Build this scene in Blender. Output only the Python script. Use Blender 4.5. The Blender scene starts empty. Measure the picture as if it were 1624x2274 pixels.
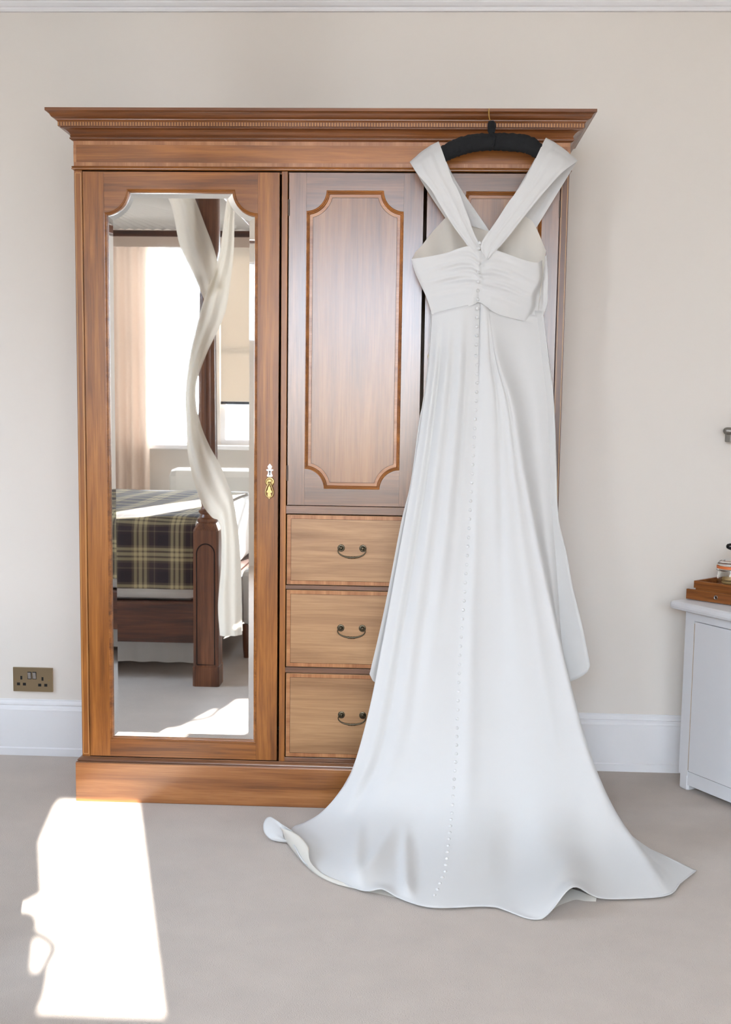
import bpy, math, random
import numpy as np
from mathutils import Vector, Matrix

random.seed(7)
C = bpy.context.scene.collection
PI = math.pi

# ------------------------------------------------------------------ camera
CAM = (0.0, -4.094, 1.2564)
YAW, PITCH, ROLL = 0.0444, 0.1182, 0.0140
FPX, CX, CY = 2642.4, 812.0, 1217.8
W, H = 1624, 2274
fw = np.array([-math.sin(YAW) * math.cos(PITCH), math.cos(YAW) * math.cos(PITCH), -math.sin(PITCH)])
r0 = np.array([math.cos(YAW), math.sin(YAW), 0.0])
u0 = np.cross(r0, fw)
rt = math.cos(ROLL) * r0 + math.sin(ROLL) * u0
up = -math.sin(ROLL) * r0 + math.cos(ROLL) * u0
cam_pos = np.array(CAM)
cd = bpy.data.cameras.new('camera')
cam = bpy.data.objects.new('camera', cd)
C.objects.link(cam)
cam.matrix_world = Matrix(((rt[0], up[0], -fw[0], CAM[0]), (rt[1], up[1], -fw[1], CAM[1]),
                           (rt[2], up[2], -fw[2], CAM[2]), (0, 0, 0, 1)))
cd.sensor_fit = 'HORIZONTAL'
cd.sensor_width = 24.0
cd.lens = FPX / W * 24.0
cd.shift_y = (CY - H / 2) / W
cd.clip_start = 0.05
bpy.context.scene.camera = cam

# ------------------------------------------------------------------ light
sc = bpy.context.scene
sc.view_settings.view_transform = 'Standard'
sc.view_settings.look = 'None'
sc.view_settings.gamma = 1
sc.view_settings.use_curve_mapping = False
sc.view_settings.exposure = -0.10
world = bpy.data.worlds.new('sky')
sc.world = world
world.use_nodes = True
bg = world.node_tree.nodes['Background']
bg.inputs[0].default_value = (0.86, 0.92, 1.0, 1)
bg.inputs[1].default_value = 4.0

SUN_AZ = 0.28          # dx per dy of the beam
SUN_EL = math.radians(21.8)
sd = bpy.data.lights.new('sun', 'SUN')
sun = bpy.data.objects.new('sun', sd)
C.objects.link(sun)
sd.energy = 48.0
sd.angle = math.radians(0.28)
sd.color = (1.0, 0.96, 0.91)
h_ = Vector((-SUN_AZ, 1.0, 0)).normalized()
sdir = Vector((h_.x * math.cos(SUN_EL), h_.y * math.cos(SUN_EL), -math.sin(SUN_EL)))
sun.rotation_euler = sdir.to_track_quat('-Z', 'Y').to_euler()
sun.location = (2, -9, 4)

def window_light(name, x0, x1, z0, z1, y, power, color=(0.58, 0.77, 1.0), tilt=12, spread=150):
    l = bpy.data.lights.new(name, 'AREA')
    l.shape = 'RECTANGLE'
    l.size, l.size_y = x1 - x0, z1 - z0
    l.energy = power
    l.spread = math.radians(spread)
    l.color = color
    o = bpy.data.objects.new(name, l)
    C.objects.link(o)
    o.location = ((x0 + x1) / 2, y, (z0 + z1) / 2)
    o.rotation_euler = (math.radians(90 - tilt), 0, 0)
    return o
YW = -6.0
window_light('daylight_1', -2.05, -1.62, 0.97, 2.42, YW + 0.06, 40, tilt=0, color=(0.8, 0.9, 1.0))
window_light('daylight_2', -0.95, 0.24, 1.42, 2.42, YW + 0.06, 50, tilt=36, spread=90)
window_light('daylight_3', 0.80, 1.75, 0.97, 2.42, YW + 0.06, 20, tilt=36, spread=90)  # lamp at an unseen window, strengthened to brighten the right side
# unseen lamp added at the same window to warm the upper wall
window_light('added_warm_light', -0.95, 0.24, 0.97, 1.40, YW + 0.05, 14, tilt=-20, spread=140, color=(1.0, 0.80, 0.58))
side = window_light('added_side_light', -1.90, -0.80, 0.97, 2.42, 0, 26, tilt=0, spread=95)  # unseen side light, added to brighten the left of the room
side.location = (-3.64, -1.35, 1.70)
side.rotation_euler = (math.radians(50), 0, math.radians(-90))

# ------------------------------------------------------------------ pixel helpers (photo frame -> real place)
def ray(px, py):
    return fw + (px - CX) / FPX * rt - (py - CY) / FPX * up
def PY(px, py, y):                     # point of the depth plane y that the photo shows at px, py
    d = ray(px, py)
    return cam_pos + d * ((y - cam_pos[1]) / d[1])
def PZ(px, py, z):
    d = ray(px, py)
    return cam_pos + d * ((z - cam_pos[2]) / d[2])
FD = -0.458                            # wardrobe front plane
YM = -0.452                            # mirror glass plane
def MY(px, py, y):                     # point at depth y seen through the wardrobe mirror
    q = PY(px, py, 2 * YM - y)
    return np.array([q[0], y, q[2]])

# ------------------------------------------------------------------ materials
def new_mat(name):
    m = bpy.data.materials.new(name)
    m.use_nodes = True
    nt = m.node_tree
    return m, nt, nt.nodes['Principled BSDF']
def lin(c):
    return tuple((v / 255 / 12.92) if v / 255 <= 0.04045 else ((v / 255 + 0.055) / 1.055) ** 2.4 for v in c) + (1,)
def plain(name, rgb, rough=0.5, metal=0.0, bump=0.0, bscale=200, var=0.0, vscale=6, coat=0.0, sheen=0.0):
    m, nt, b = new_mat(name)
    b.inputs['Base Color'].default_value = lin(rgb)
    b.inputs['Roughness'].default_value = rough
    b.inputs['Metallic'].default_value = metal
    b.inputs['Coat Weight'].default_value = coat
    b.inputs['Sheen Weight'].default_value = sheen
    tc = nt.nodes.new('ShaderNodeTexCoord')
    if var > 0:
        n = nt.nodes.new('ShaderNodeTexNoise')
        n.inputs['Scale'].default_value = vscale
        n.inputs['Detail'].default_value = 5
        nt.links.new(tc.outputs['Object'], n.inputs['Vector'])
        mix = nt.nodes.new('ShaderNodeMix')
        mix.data_type = 'RGBA'
        l = lin(rgb)
        mix.inputs[6].default_value = tuple(max(0, v * (1 - var)) for v in l[:3]) + (1,)
        mix.inputs[7].default_value = tuple(min(1, v * (1 + var)) for v in l[:3]) + (1,)
        nt.links.new(n.outputs['Fac'], mix.inputs[0])
        nt.links.new(mix.outputs[2], b.inputs['Base Color'])
    if bump > 0:
        n2 = nt.nodes.new('ShaderNodeTexNoise')
        n2.inputs['Scale'].default_value = bscale
        n2.inputs['Detail'].default_value = 4
        nt.links.new(tc.outputs['Object'], n2.inputs['Vector'])
        bp = nt.nodes.new('ShaderNodeBump')
        bp.inputs['Strength'].default_value = bump
        bp.inputs['Distance'].default_value = 0.003
        nt.links.new(n2.outputs['Fac'], bp.inputs['Height'])
        nt.links.new(bp.outputs['Normal'], b.inputs['Normal'])
    return m
def wood(name, dark, mid, light, axis='Z', rough=0.3, coat=0.25, scale=1.0, seed=0.0, cior=1.5):
    m, nt, b = new_mat(name)
    L = nt.links.new
    tc = nt.nodes.new('ShaderNodeTexCoord')
    mp = nt.nodes.new('ShaderNodeMapping')
    s = {'X': (0.9, 14, 14), 'Y': (14, 0.9, 14), 'Z': (14, 14, 0.9)}[axis]
    mp.inputs['Scale'].default_value = tuple(v * scale for v in s)
    mp.inputs['Location'].default_value = (seed, seed * 1.7, seed * 0.6)
    L(tc.outputs['Object'], mp.inputs['Vector'])
    n1 = nt.nodes.new('ShaderNodeTexNoise')
    n1.inputs['Scale'].default_value = 1.6
    n1.inputs['Detail'].default_value = 6
    n1.inputs['Roughness'].default_value = 0.62
    n1.inputs['Distortion'].default_value = 0.5
    L(mp.outputs['Vector'], n1.inputs['Vector'])
    mp2 = nt.nodes.new('ShaderNodeMapping')
    s2 = {'X': (5, 170, 170), 'Y': (170, 5, 170), 'Z': (170, 170, 5)}[axis]
    mp2.inputs['Scale'].default_value = s2
    L(tc.outputs['Object'], mp2.inputs['Vector'])
    n2 = nt.nodes.new('ShaderNodeTexNoise')
    n2.inputs['Scale'].default_value = 1.5
    n2.inputs['Detail'].default_value = 3
    L(mp2.outputs['Vector'], n2.inputs['Vector'])
    mth = nt.nodes.new('ShaderNodeMath')
    mth.operation = 'MULTIPLY_ADD'
    mth.inputs[1].default_value = 0.28
    L(n2.outputs['Fac'], mth.inputs[0])
    mul = nt.nodes.new('ShaderNodeMath')
    mul.operation = 'MULTIPLY'
    mul.inputs[1].default_value = 0.86
    L(n1.outputs['Fac'], mul.inputs[0])
    L(mul.outputs[0], mth.inputs[2])
    rp = nt.nodes.new('ShaderNodeValToRGB')
    rp.color_ramp.elements[0].position = 0.39
    rp.color_ramp.elements[0].color = lin(dark)
    rp.color_ramp.elements[1].position = 0.73
    rp.color_ramp.elements[1].color = lin(light)
    e = rp.color_ramp.elements.new(0.56)
    e.color = lin(mid)
    L(mth.outputs[0], rp.inputs['Fac'])
    L(rp.outputs['Color'], b.inputs['Base Color'])
    b.inputs['Roughness'].default_value = rough
    b.inputs['Coat Weight'].default_value = coat
    b.inputs['Coat Roughness'].default_value = 0.24
    b.inputs['Coat IOR'].default_value = cior
    bp = nt.nodes.new('ShaderNodeBump')
    bp.inputs['Strength'].default_value = 0.12
    bp.inputs['Distance'].default_value = 0.001
    L(mth.outputs[0], bp.inputs['Height'])
    L(bp.outputs['Normal'], b.inputs['Normal'])
    return m
def stripes(name, c1, c2, axis, period, rough=0.35, soft=0.2):
    m, nt, b = new_mat(name)
    L = nt.links.new
    tc = nt.nodes.new('ShaderNodeTexCoord')
    sp = nt.nodes.new('ShaderNodeSeparateXYZ')
    L(tc.outputs['Object'], sp.inputs[0])
    a = nt.nodes.new('ShaderNodeMath'); a.operation = 'MULTIPLY'; a.inputs[1].default_value = 2 * PI / period
    L(sp.outputs[axis], a.inputs[0])
    s = nt.nodes.new('ShaderNodeMath'); s.operation = 'SINE'
    L(a.outputs[0], s.inputs[0])
    n = nt.nodes.new('ShaderNodeTexNoise'); n.inputs['Scale'].default_value = 90
    L(tc.outputs['Object'], n.inputs['Vector'])
    ad = nt.nodes.new('ShaderNodeMath'); ad.operation = 'ADD'
    L(s.outputs[0], ad.inputs[0]); L(n.outputs['Fac'], ad.inputs[1])
    mr = nt.nodes.new('ShaderNodeMapRange')
    mr.inputs[1].default_value = 0.5 - soft * 2; mr.inputs[2].default_value = 0.5 + soft * 2
    L(ad.outputs[0], mr.inputs[0])
    mix = nt.nodes.new('ShaderNodeMix'); mix.data_type = 'RGBA'
    mix.inputs[6].default_value = lin(c1); mix.inputs[7].default_value = lin(c2)
    L(mr.outputs[0], mix.inputs[0]); L(mix.outputs[2], b.inputs['Base Color'])
    b.inputs['Roughness'].default_value = rough
    return m
def fabric(name, rgb, trans=0.25, rough=0.9, weave=900, bump=0.08, sheen=0.1):
    m, nt, b = new_mat(name)
    L = nt.links.new
    b.inputs['Base Color'].default_value = lin(rgb)
    b.inputs['Roughness'].default_value = rough
    b.inputs['Sheen Weight'].default_value = sheen
    b.inputs['Specular IOR Level'].default_value = 0.2
    tc = nt.nodes.new('ShaderNodeTexCoord')
    n2 = nt.nodes.new('ShaderNodeTexNoise'); n2.inputs['Scale'].default_value = weave; n2.inputs['Detail'].default_value = 2
    L(tc.outputs['Object'], n2.inputs['Vector'])
    bp = nt.nodes.new('ShaderNodeBump'); bp.inputs['Strength'].default_value = bump; bp.inputs['Distance'].default_value = 0.001
    L(n2.outputs['Fac'], bp.inputs['Height']); L(bp.outputs['Normal'], b.inputs['Normal'])
    if trans > 0:
        t = nt.nodes.new('ShaderNodeBsdfTranslucent'); t.inputs[0].default_value = lin(rgb)
        mx = nt.nodes.new('ShaderNodeMixShader'); mx.inputs[0].default_value = trans
        out = nt.nodes['Material Output']
        L(b.outputs[0], mx.inputs[1]); L(t.outputs[0], mx.inputs[2]); L(mx.outputs[0], out.inputs[0])
    return m
def tartan(name):
    m, nt, b = new_mat(name)
    L = nt.links.new
    tc = nt.nodes.new('ShaderNodeTexCoord')
    sp = nt.nodes.new('ShaderNodeSeparateXYZ'); L(tc.outputs['UV'], sp.inputs[0])
    def sett(axis):
        f = nt.nodes.new('ShaderNodeMath'); f.operation = 'FRACT'
        a = nt.nodes.new('ShaderNodeMath'); a.operation = 'MULTIPLY'; a.inputs[1].default_value = 1 / 0.168
        L(sp.outputs[axis], a.inputs[0]); L(a.outputs[0], f.inputs[0])
        r = nt.nodes.new('ShaderNodeValToRGB'); r.color_ramp.interpolation = 'CONSTANT'
        cols = [(0.0, (46, 36, 38)), (0.30, (92, 78, 64)), (0.36, (170, 154, 116)), (0.44, (98, 84, 66)), (0.49, (176, 160, 122)),
                (0.58, (98, 84, 66)), (0.63, (170, 154, 116)), (0.71, (92, 78, 64)), (0.77, (62, 48, 46)), (0.90, (104, 90, 74)), (0.93, (56, 42, 42))]
        el = r.color_ramp.elements
        el[0].position = 0; el[0].color = lin(cols[0][1]); el[1].position = cols[1][0]; el[1].color = lin(cols[1][1])
        for p_, c_ in cols[2:]:
            e = el.new(p_); e.color = lin(c_)
        L(f.outputs[0], r.inputs[0])
        return r
    a, c = sett(0), sett(1)
    mix = nt.nodes.new('ShaderNodeMix'); mix.data_type = 'RGBA'; mix.inputs[0].default_value = 0.5
    L(a.outputs[0], mix.inputs[6]); L(c.outputs[0], mix.inputs[7])
    L(mix.outputs[2], b.inputs['Base Color'])
    b.inputs['Roughness'].default_value = 0.95
    return m

M = {}
M['wall'] = plain('wall_paint', (226, 219, 211), 0.85, bump=0.03, bscale=350)
M['ceiling'] = plain('ceiling_paint', (238, 236, 232), 0.9, bump=0.02, bscale=300)
M['trim'] = plain('white_trim_paint', (232, 231, 232), 0.45, bump=0.02, bscale=60)
M['carpet'] = plain('carpet', (186, 172, 160), 1.0, bump=0.7, bscale=300, var=0.10, vscale=9, sheen=0.2)
M['mir'] = plain('mirror_silver', (242, 243, 243), 0.015, 1.0)
M['woodV'] = wood('mahogany_vertical', (102, 56, 17), (142, 85, 31), (176, 112, 48), 'Z', coat=.06, rough=.36)
M['woodH'] = wood('mahogany_horizontal', (98, 54, 20), (138, 83, 34), (172, 108, 50), 'X', seed=3.1, coat=.15)
M['woodP'] = wood('mahogany_plinth', (116, 68, 32), (152, 96, 50), (178, 120, 70), 'X', seed=9.9, coat=0.8)
M['woodHd'] = wood('mahogany_cornice', (82, 44, 20), (114, 66, 32), (140, 86, 46), 'X', seed=5.3)
M['woodVd'] = wood('mahogany_dark_vertical', (84, 52, 32), (110, 70, 44), (138, 92, 60), 'Z', seed=8.2, coat=0.9, cior=1.6)
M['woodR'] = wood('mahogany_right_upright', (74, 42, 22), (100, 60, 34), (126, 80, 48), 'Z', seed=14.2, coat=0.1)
M['woodHr'] = wood('mahogany_dark_horizontal', (84, 52, 32), (110, 70, 44), (136, 90, 58), 'X', seed=2.2, coat=0.9, cior=1.6)
M['panel'] = wood('figured_panel_veneer', (106, 64, 28), (132, 84, 42), (154, 104, 58), 'Z', scale=0.8, seed=12.0, rough=0.36, coat=0.9, cior=1.5)
M['drawer'] = wood('drawer_veneer', (140, 100, 64), (164, 122, 82), (186, 144, 102), 'X', scale=0.9, seed=6.6, rough=0.4)
M['bandX'] = wood('crossband_across', (142, 88, 50), (164, 108, 66), (186, 132, 86), 'Z', seed=1.9)
M['bandZ'] = wood('crossband_upright', (142, 88, 50), (164, 108, 66), (186, 132, 86), 'X', seed=7.7)
M['dentil'] = stripes('dentil_inlay', (104, 58, 28), (172, 118, 64), 0, 0.0083, soft=0.2)
M['string'] = plain('boxwood_stringing', (214, 166, 104), 0.4)
M['dark'] = plain('dark_gap', (30, 18, 10), 0.9)
M['brass'] = plain('polished_brass', (176, 152, 102), 0.34, 1.0)
M['bronze'] = plain('antique_bronze', (84, 76, 62), 0.32, 1.0)
M['ivory'] = plain('pale_escutcheon', (240, 234, 232), 0.3)
M['iron'] = plain('dark_hinge_steel', (58, 48, 42), 0.4, 0.8)
M['dress'] = fabric('ivory_crepe', (213, 211, 209), 0.10, weave=1400, bump=0.05)
M['lining'] = fabric('ivory_lining', (230, 224, 214), 0.3)
M['button'] = plain('covered_button', (208, 206, 204), 0.6)
M['hanger'] = plain('black_padded_fabric', (13, 14, 17), 0.9, bump=0.5, bscale=120)
M['gold'] = plain('gold_wire', (226, 186, 110), 0.2, 1.0)
M['white'] = plain('white_cabinet_paint', (226, 228, 232), 0.5, bump=0.04, bscale=180)
M['box'] = wood('acacia_box', (98, 52, 22), (136, 80, 36), (164, 104, 52), 'X', scale=2.0, seed=1.3, rough=0.5, coat=0.0)
M['plate'] = plain('brushed_bronze_plate', (168, 150, 122), 0.32, 1.0, var=0.12, vscale=8)
M['black'] = plain('black_plastic', (14, 14, 16), 0.35)
M['hingestrip'] = plain('worn_hinge_strip', (196, 178, 156), 0.5, var=0.35, vscale=40)
M['chrome'] = plain('steel', (190, 190, 190), 0.25, 1.0)
M['greym'] = plain('grey_metal', (140, 137, 132), 0.45, 0.9)
M['orange'] = plain('orange_rubber', (224, 120, 62), 0.6)
M['biscuit'] = plain('biscuit_crumb', (216, 180, 124), 0.9, bump=0.4, bscale=200, var=0.15, vscale=60)
M['bedwood'] = wood('dark_bed_wood', (62, 34, 20), (106, 62, 38), (134, 84, 54), 'Z', rough=0.35, seed=4.4)
M['bedwoodX'] = wood('dark_bed_rail_wood', (44, 22, 12), (80, 42, 24), (106, 60, 36), 'X', rough=0.35, seed=9.4)
M['sheet'] = fabric('white_bed_linen', (232, 229, 224), 0.1, weave=500)
M['drape'] = fabric('cream_muslin', (240, 233, 220), 0.5, weave=700)
M['curtain'] = fabric('peach_curtain', (232, 212, 196), 0.07, weave=500)
M['voile'] = fabric('white_voile', (245, 245, 245), 0.55)
M['blind'] = fabric('cream_blind', (232, 222, 208), 0.12)
M['navy'] = plain('dark_braid', (28, 30, 38), 0.9)
M['uph'] = fabric('pale_upholstery', (226, 224, 218), 0.0, weave=300, bump=0.2)
M['tartan'] = tartan('tartan_wool')
gm, gnt, gb = new_mat('clear_glass')
gb.inputs['Transmission Weight'].default_value = 1.0
gb.inputs['Roughness'].default_value = 0.02
gb.inputs['IOR'].default_value = 1.45
gb.inputs['Base Color'].default_value = (0.97, 0.99, 0.98, 1)
M['glass'] = gm
# window glass: thin, mostly clear
wm, wnt, wb = new_mat('window_pane')
tr = wnt.nodes.new('ShaderNodeBsdfTransparent')
gl = wnt.nodes.new('ShaderNodeBsdfGlossy'); gl.inputs['Roughness'].default_value = 0.02
mx = wnt.nodes.new('ShaderNodeMixShader'); mx.inputs[0].default_value = 0.06
wnt.links.new(tr.outputs[0], mx.inputs[1]); wnt.links.new(gl.outputs[0], mx.inputs[2])
wnt.links.new(mx.outputs[0], wnt.nodes['Material Output'].inputs[0])
M['pane'] = wm

# ------------------------------------------------------------------ mesh helpers
class MB:
    def __init__(s): s.v = []; s.f = []; s.uv = None
    def add(s, vs, fs):
        o = len(s.v); s.v += [tuple(float(c) for c in v) for v in vs]; s.f += [tuple(i + o for i in f) for f in fs]; return s
    def box(s, x0, x1, y0, y1, z0, z1):
        vs = [(x, y, z) for x in (x0, x1) for y in (y0, y1) for z in (z0, z1)]
        return s.add(vs, [(0, 1, 3, 2), (4, 6, 7, 5), (0, 4, 5, 1), (2, 3, 7, 6), (0, 2, 6, 4), (1, 5, 7, 3)])
    def prism(s, pts, y0, y1):            # polygon in x,z given anticlockwise as seen from -y
        n = len(pts)
        vs = [(p[0], y0, p[1]) for p in pts] + [(p[0], y1, p[1]) for p in pts]
        fs = [tuple(range(n)), tuple(range(2 * n - 1, n - 1, -1))]
        fs += [(i, i + n, (i + 1) % n + n, (i + 1) % n) for i in range(n)]
        return s.add(vs, fs)
    def rings(s, rings, closed=True, cap=False):
        n = len(rings[0]); vs = [p for r in rings for p in r]; fs = []
        for k in range(len(rings) - 1):
            for i in range(n if closed else n - 1):
                j = (i + 1) % n
                fs.append((k * n + i, k * n + j, (k + 1) * n + j, (k + 1) * n + i))
        if cap:
            fs.append(tuple(range(n - 1, -1, -1))); fs.append(tuple((len(rings) - 1) * n + i for i in range(n)))
        return s.add(vs, fs)
    def grid(s, G):
        return s.rings([list(r) for r in G], closed=False)
    def tube(s, path, rad, n=10, cap=True):
        P = [np.array(p, float) for p in path]
        R = rad if hasattr(rad, '__len__') else [rad] * len(P)
        t = [P[min(i + 1, len(P) - 1)] - P[max(i - 1, 0)] for i in range(len(P))]
        t = [x / (np.linalg.norm(x) + 1e-12) for x in t]
        a = np.cross(t[0], [0.31, 0.2, 0.93]); a /= np.linalg.norm(a)
        rings = []
        for p, q, r in zip(P, t, R):
            a = a - q * (a @ q); a /= np.linalg.norm(a); b = np.cross(q, a)
            rings.append([p + r * (math.cos(2 * PI * k / n) * a + math.sin(2 * PI * k / n) * b) for k in range(n)])
        return s.rings(rings, True, cap)
    def lathe(s, prof, c=(0, 0, 0), axis=2, n=24, cap=True):
        rings = []
        for r, h in prof:
            ring = []
            for k in range(n):
                a = 2 * PI * k / n
                p = [r * math.cos(a), r * math.sin(a)]
                p.insert(axis, h)
                ring.append((p[0] + c[0], p[1] + c[1], p[2] + c[2]))
            rings.append(ring)
        return s.rings(rings, True, cap)
def frame_ring(x0, x1, z0, z1, t, y0, y1):      # one mitred frame
    def r(w, y): return [(x0 + w, y, z0 + w), (x1 - w, y, z0 + w), (x1 - w, y, z1 - w), (x0 + w, y, z1 - w)]
    R = [r(0, y1), r(0, y0), r(t, y0), r(t, y1)]
    return MB().rings(R + [R[0]])
OFF = {}
def link(name, mesh_builder, mat, parent=None, smooth=False, loc=None, bevel=0.0, solid=0.0, auto=None):
    off = np.array(OFF[parent.name] if parent is not None else (0, 0, 0), float)
    me = bpy.data.meshes.new(name)
    vs = mesh_builder.v if loc is not None else [tuple(np.array(v) - off) for v in mesh_builder.v]
    me.from_pydata(vs, [], mesh_builder.f)
    me.update()
    import bmesh
    bm = bmesh.new(); bm.from_mesh(me)
    bmesh.ops.recalc_face_normals(bm, faces=bm.faces)
    bm.to_mesh(me); bm.free()
    me.materials.append(M[mat] if isinstance(mat, str) else mat)
    if smooth:
        me.polygons.foreach_set('use_smooth', [True] * len(me.polygons))
    o = bpy.data.objects.new(name, me)
    C.objects.link(o)
    if parent is not None: o.parent = parent
    if loc is not None: o.location = tuple(np.array(loc, float) - off); OFF[o.name] = tuple(loc)
    else: OFF[o.name] = tuple(off)
    if bevel > 0:
        b = o.modifiers.new('bevel', 'BEVEL'); b.width = bevel; b.segments = 2; b.limit_method = 'ANGLE'
    if solid > 0:
        b = o.modifiers.new('thickness', 'SOLIDIFY'); b.thickness = solid; b.offset = 0
    if auto is not None and smooth:
        me.set_sharp_from_angle(angle=math.radians(auto))
    return o
def dup(o, loc=None, parent=None):
    c = o.copy(); C.objects.link(c)
    if parent is not None: c.parent = parent
    if loc is not None:
        c.location = tuple(np.array(loc, float) - np.array(OFF[c.parent.name] if c.parent else (0, 0, 0), float)); OFF[c.name] = tuple(loc)
    return c
def tag(o, label, cat, group=None):
    o['label'] = label; o['category'] = cat
    if group: o['group'] = group
    return o
def thing(name, label, cat, loc, group=None):
    o = bpy.data.objects.new(name, None); C.objects.link(o)
    o.location = loc; o.empty_display_size = 0.1; OFF[o.name] = tuple(loc)
    return tag(o, label, cat, group)
def struct(name, mb, mat, parent=None, **k):
    o = link(name, mb, mat, parent, **k)
    if parent is None: o['kind'] = 'structure'
    return o
def notch(x0, x1, z0, z1, r, w=0.0, corners=(1, 1, 1, 1), n=10):
    """rectangle with concave quarter-round corners, inset by w; corners bl, br, tr, tl; anticlockwise"""
    out = []
    R = r + w
    for k, (cx, cz, sx, sz) in enumerate(((x0, z0, 1, 1), (x1, z0, -1, 1), (x1, z1, -1, -1), (x0, z1, 1, -1))):
        if not corners[k]:
            out.append((cx + sx * w, cz + sz * w)); continue
        a0 = math.asin(w / R)
        for i in range(n + 1):
            a = a0 + (PI / 2 - 2 * a0) * i / n
            if k in (0, 2): a = PI / 2 - a
            out.append((cx + sx * R * math.cos(a), cz + sz * R * math.sin(a)))
    return out
def moulding(outline_fn, prof):
    return MB().rings([[(x, y, z) for x, z in outline_fn(w)] for w, y in prof])
def spline(P, n):
    """natural-looking Catmull-Rom through rows of P (k,...) resampled to n rows"""
    P = np.asarray(P, float); k = len(P)
    t = np.linspace(0, k - 1, n); out = []
    for x in t:
        i = min(int(x), k - 2); f = x - i
        p1, p2 = P[i], P[i + 1]
        p0 = P[i - 1] if i > 0 else 2 * p1 - p2
        p3 = P[i + 2] if i + 2 < k else 2 * p2 - p1
        out.append(0.5 * (2 * p1 + (p2 - p0) * f + (2 * p0 - 5 * p1 + 4 * p2 - p3) * f * f + (3 * p1 - p0 - 3 * p2 + p3) * f ** 3))
    return np.array(out)
def sstep(a, b, x):
    t = np.clip((x - a) / (b - a), 0, 1); return t * t * (3 - 2 * t)

# ------------------------------------------------------------------ room shell
XL, XR, ZC = -3.7, 1.95, 2.78
WY = 0.012
struct('floor', MB().box(XL - .1, XR + .1, YW - .1, WY + .1, -0.1, 0), 'carpet')
struct('ceiling', MB().box(XL - .1, XR + .1, YW - .1, WY + .1, ZC, ZC + .1), 'ceiling')
struct('wall_back', MB().box(XL - .1, XR + .1, WY, WY + .1, 0, ZC), 'wall')
struct('wall_left', MB().box(XL - .1, XL, YW - .1, -1.93, 0, ZC).box(XL - .1, XL, -.77, WY, 0, ZC).box(XL - .1, XL, -1.93, -.77, 0, .95).box(XL - .1, XL, -1.93, -.77, 2.46, ZC), 'wall')
sf = frame_ring(-1.93, -.77, .95, 2.46, .04, 0, .06)
sf.v = [(XL - .08 + y, x, z) for x, y, z in sf.v]
w6 = struct('window_6', sf, 'trim')  # unseen window, added as an opening for the side light
link('glazing_bar', MB().box(XL - .075, XL - .025, -1.89, -.81, 1.685, 1.725), 'trim', w6)
link('window_pane', MB().box(XL - .052, XL - .048, -1.90, -.80, .98, 2.43), 'pane', w6)
struct('wall_right', MB().box(XR, XR + .1, YW - .1, WY, 0, ZC), 'wall')
# the window wall behind the camera, with its openings
wins = [(-2.35, -1.60, 0.95, 2.46), (-1.55, -1.02, 0.95, 2.46), (-0.98, 0.27, 0.95, 2.46), (0.29, 0.712, 1.750, 2.345), (0.78, 1.78, 0.95, 2.46)]  # narrow fourth opening is invented, to let the sun beam in
mb = MB(); x = XL
for (a, b, z0, z1) in wins:
    mb.box(x, a, YW - .1, YW, 0, ZC); mb.box(a, b, YW - .1, YW, 0, z0); mb.box(a, b, YW - .1, YW, z1, ZC); x = b
mb.box(x, XR, YW - .1, YW, 0, ZC)
struct('wall_front', mb, 'wall')
for k, (a, b, z0, z1) in enumerate(wins):
    f = .04 if k != 3 else .012
    fr = frame_ring(a, b, z0, z1, f, YW - .09, YW - .03)
    w = struct('window_%d' % (k + 1), fr, 'trim')
    if k != 3:
        zm = (z0 + z1) / 2
        link('glazing_bar', MB().box(a + f, b - f, YW - .085, YW - .035, zm - .02, zm + .02), 'trim', w)
    link('window_pane', MB().box(a + f * .6, b - f * .6, YW - .064, YW - .060, z0 + f * .6, z1 - f * .6), 'pane', w)
    if k != 3:
        link('window_sill', MB().box(a - .03, b + .03, YW + .001, YW + .10, z0 - .035, z0 - .002), 'trim', w, bevel=.004)
# skirting
prof = [(0.0, .203), (.004, .203), (.004, .198), (.008, .190), (.009, .184), (.005, .181), (.011, .174), (.013, .168), (.015, .166), (.015, .030), (.019, .026), (.019, 0)]
mb = MB(); mb.rings([[(XL + .001, WY - o, z) for o, z in prof], [(XR - .001, WY - o, z) for o, z in prof]], closed=False)
struct('baseboard_back', mb, 'trim')
mb = MB()
mb.rings([[(XL + o, YW + .001, z) for o, z in prof], [(XL + o, WY - .02, z) for o, z in prof]], closed=False)
struct('baseboard_left', mb, 'trim')
mb = MB(); mb.rings([[(XR - o, YW + .001, z) for o, z in prof], [(XR - o, WY - .02, z) for o, z in prof]], closed=False)
struct('baseboard_right', mb, 'trim')
prof = [(0, 2.551), (.012, 2.551), (.014, 2.556), (.014, 2.563), (.020, 2.566), (.026, 2.574), (.026, 2.580), (.030, 2.582), (.040, 2.598),
        (.062, 2.630), (.066, 2.634), (.066, 2.642), (.085, 2.66), (.12, 2.70), (.15, 2.735), (.155, 2.76), (.155, 2.779)]
mb = MB(); mb.rings([[(XL + .001, WY - o, z) for o, z in prof], [(XR - .001, WY - o, z) for o, z in prof]], closed=False)
struct('trim_1', mb, 'trim')

# ------------------------------------------------------------------ wardrobe
X0, X1 = -1.054, 0.425
wd = thing('wardrobe', 'large mahogany wardrobe with a tall mirror door, two panelled doors and drawers', 'wardrobe', (-0.31, -0.24, 0))
YB = -0.035
for a in (X0, X1 - .018):
    link('side_panel', MB().box(a, a + .018, FD + .004, YB, .142, 1.953), 'woodV', wd)
link('back_panel', MB().box(X0 + .018, X1 - .018, YB - .012, YB, .142, 1.953), 'woodV', wd)
link('top_board', MB().box(X0 + .018, X1 - .018, FD + .03, YB - .012, 1.9468, 1.953), 'woodH', wd)
link('partition', MB().box(-.427, -.409, FD + .031, YB - .012, .142, 1.9465), 'woodV', wd)
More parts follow.
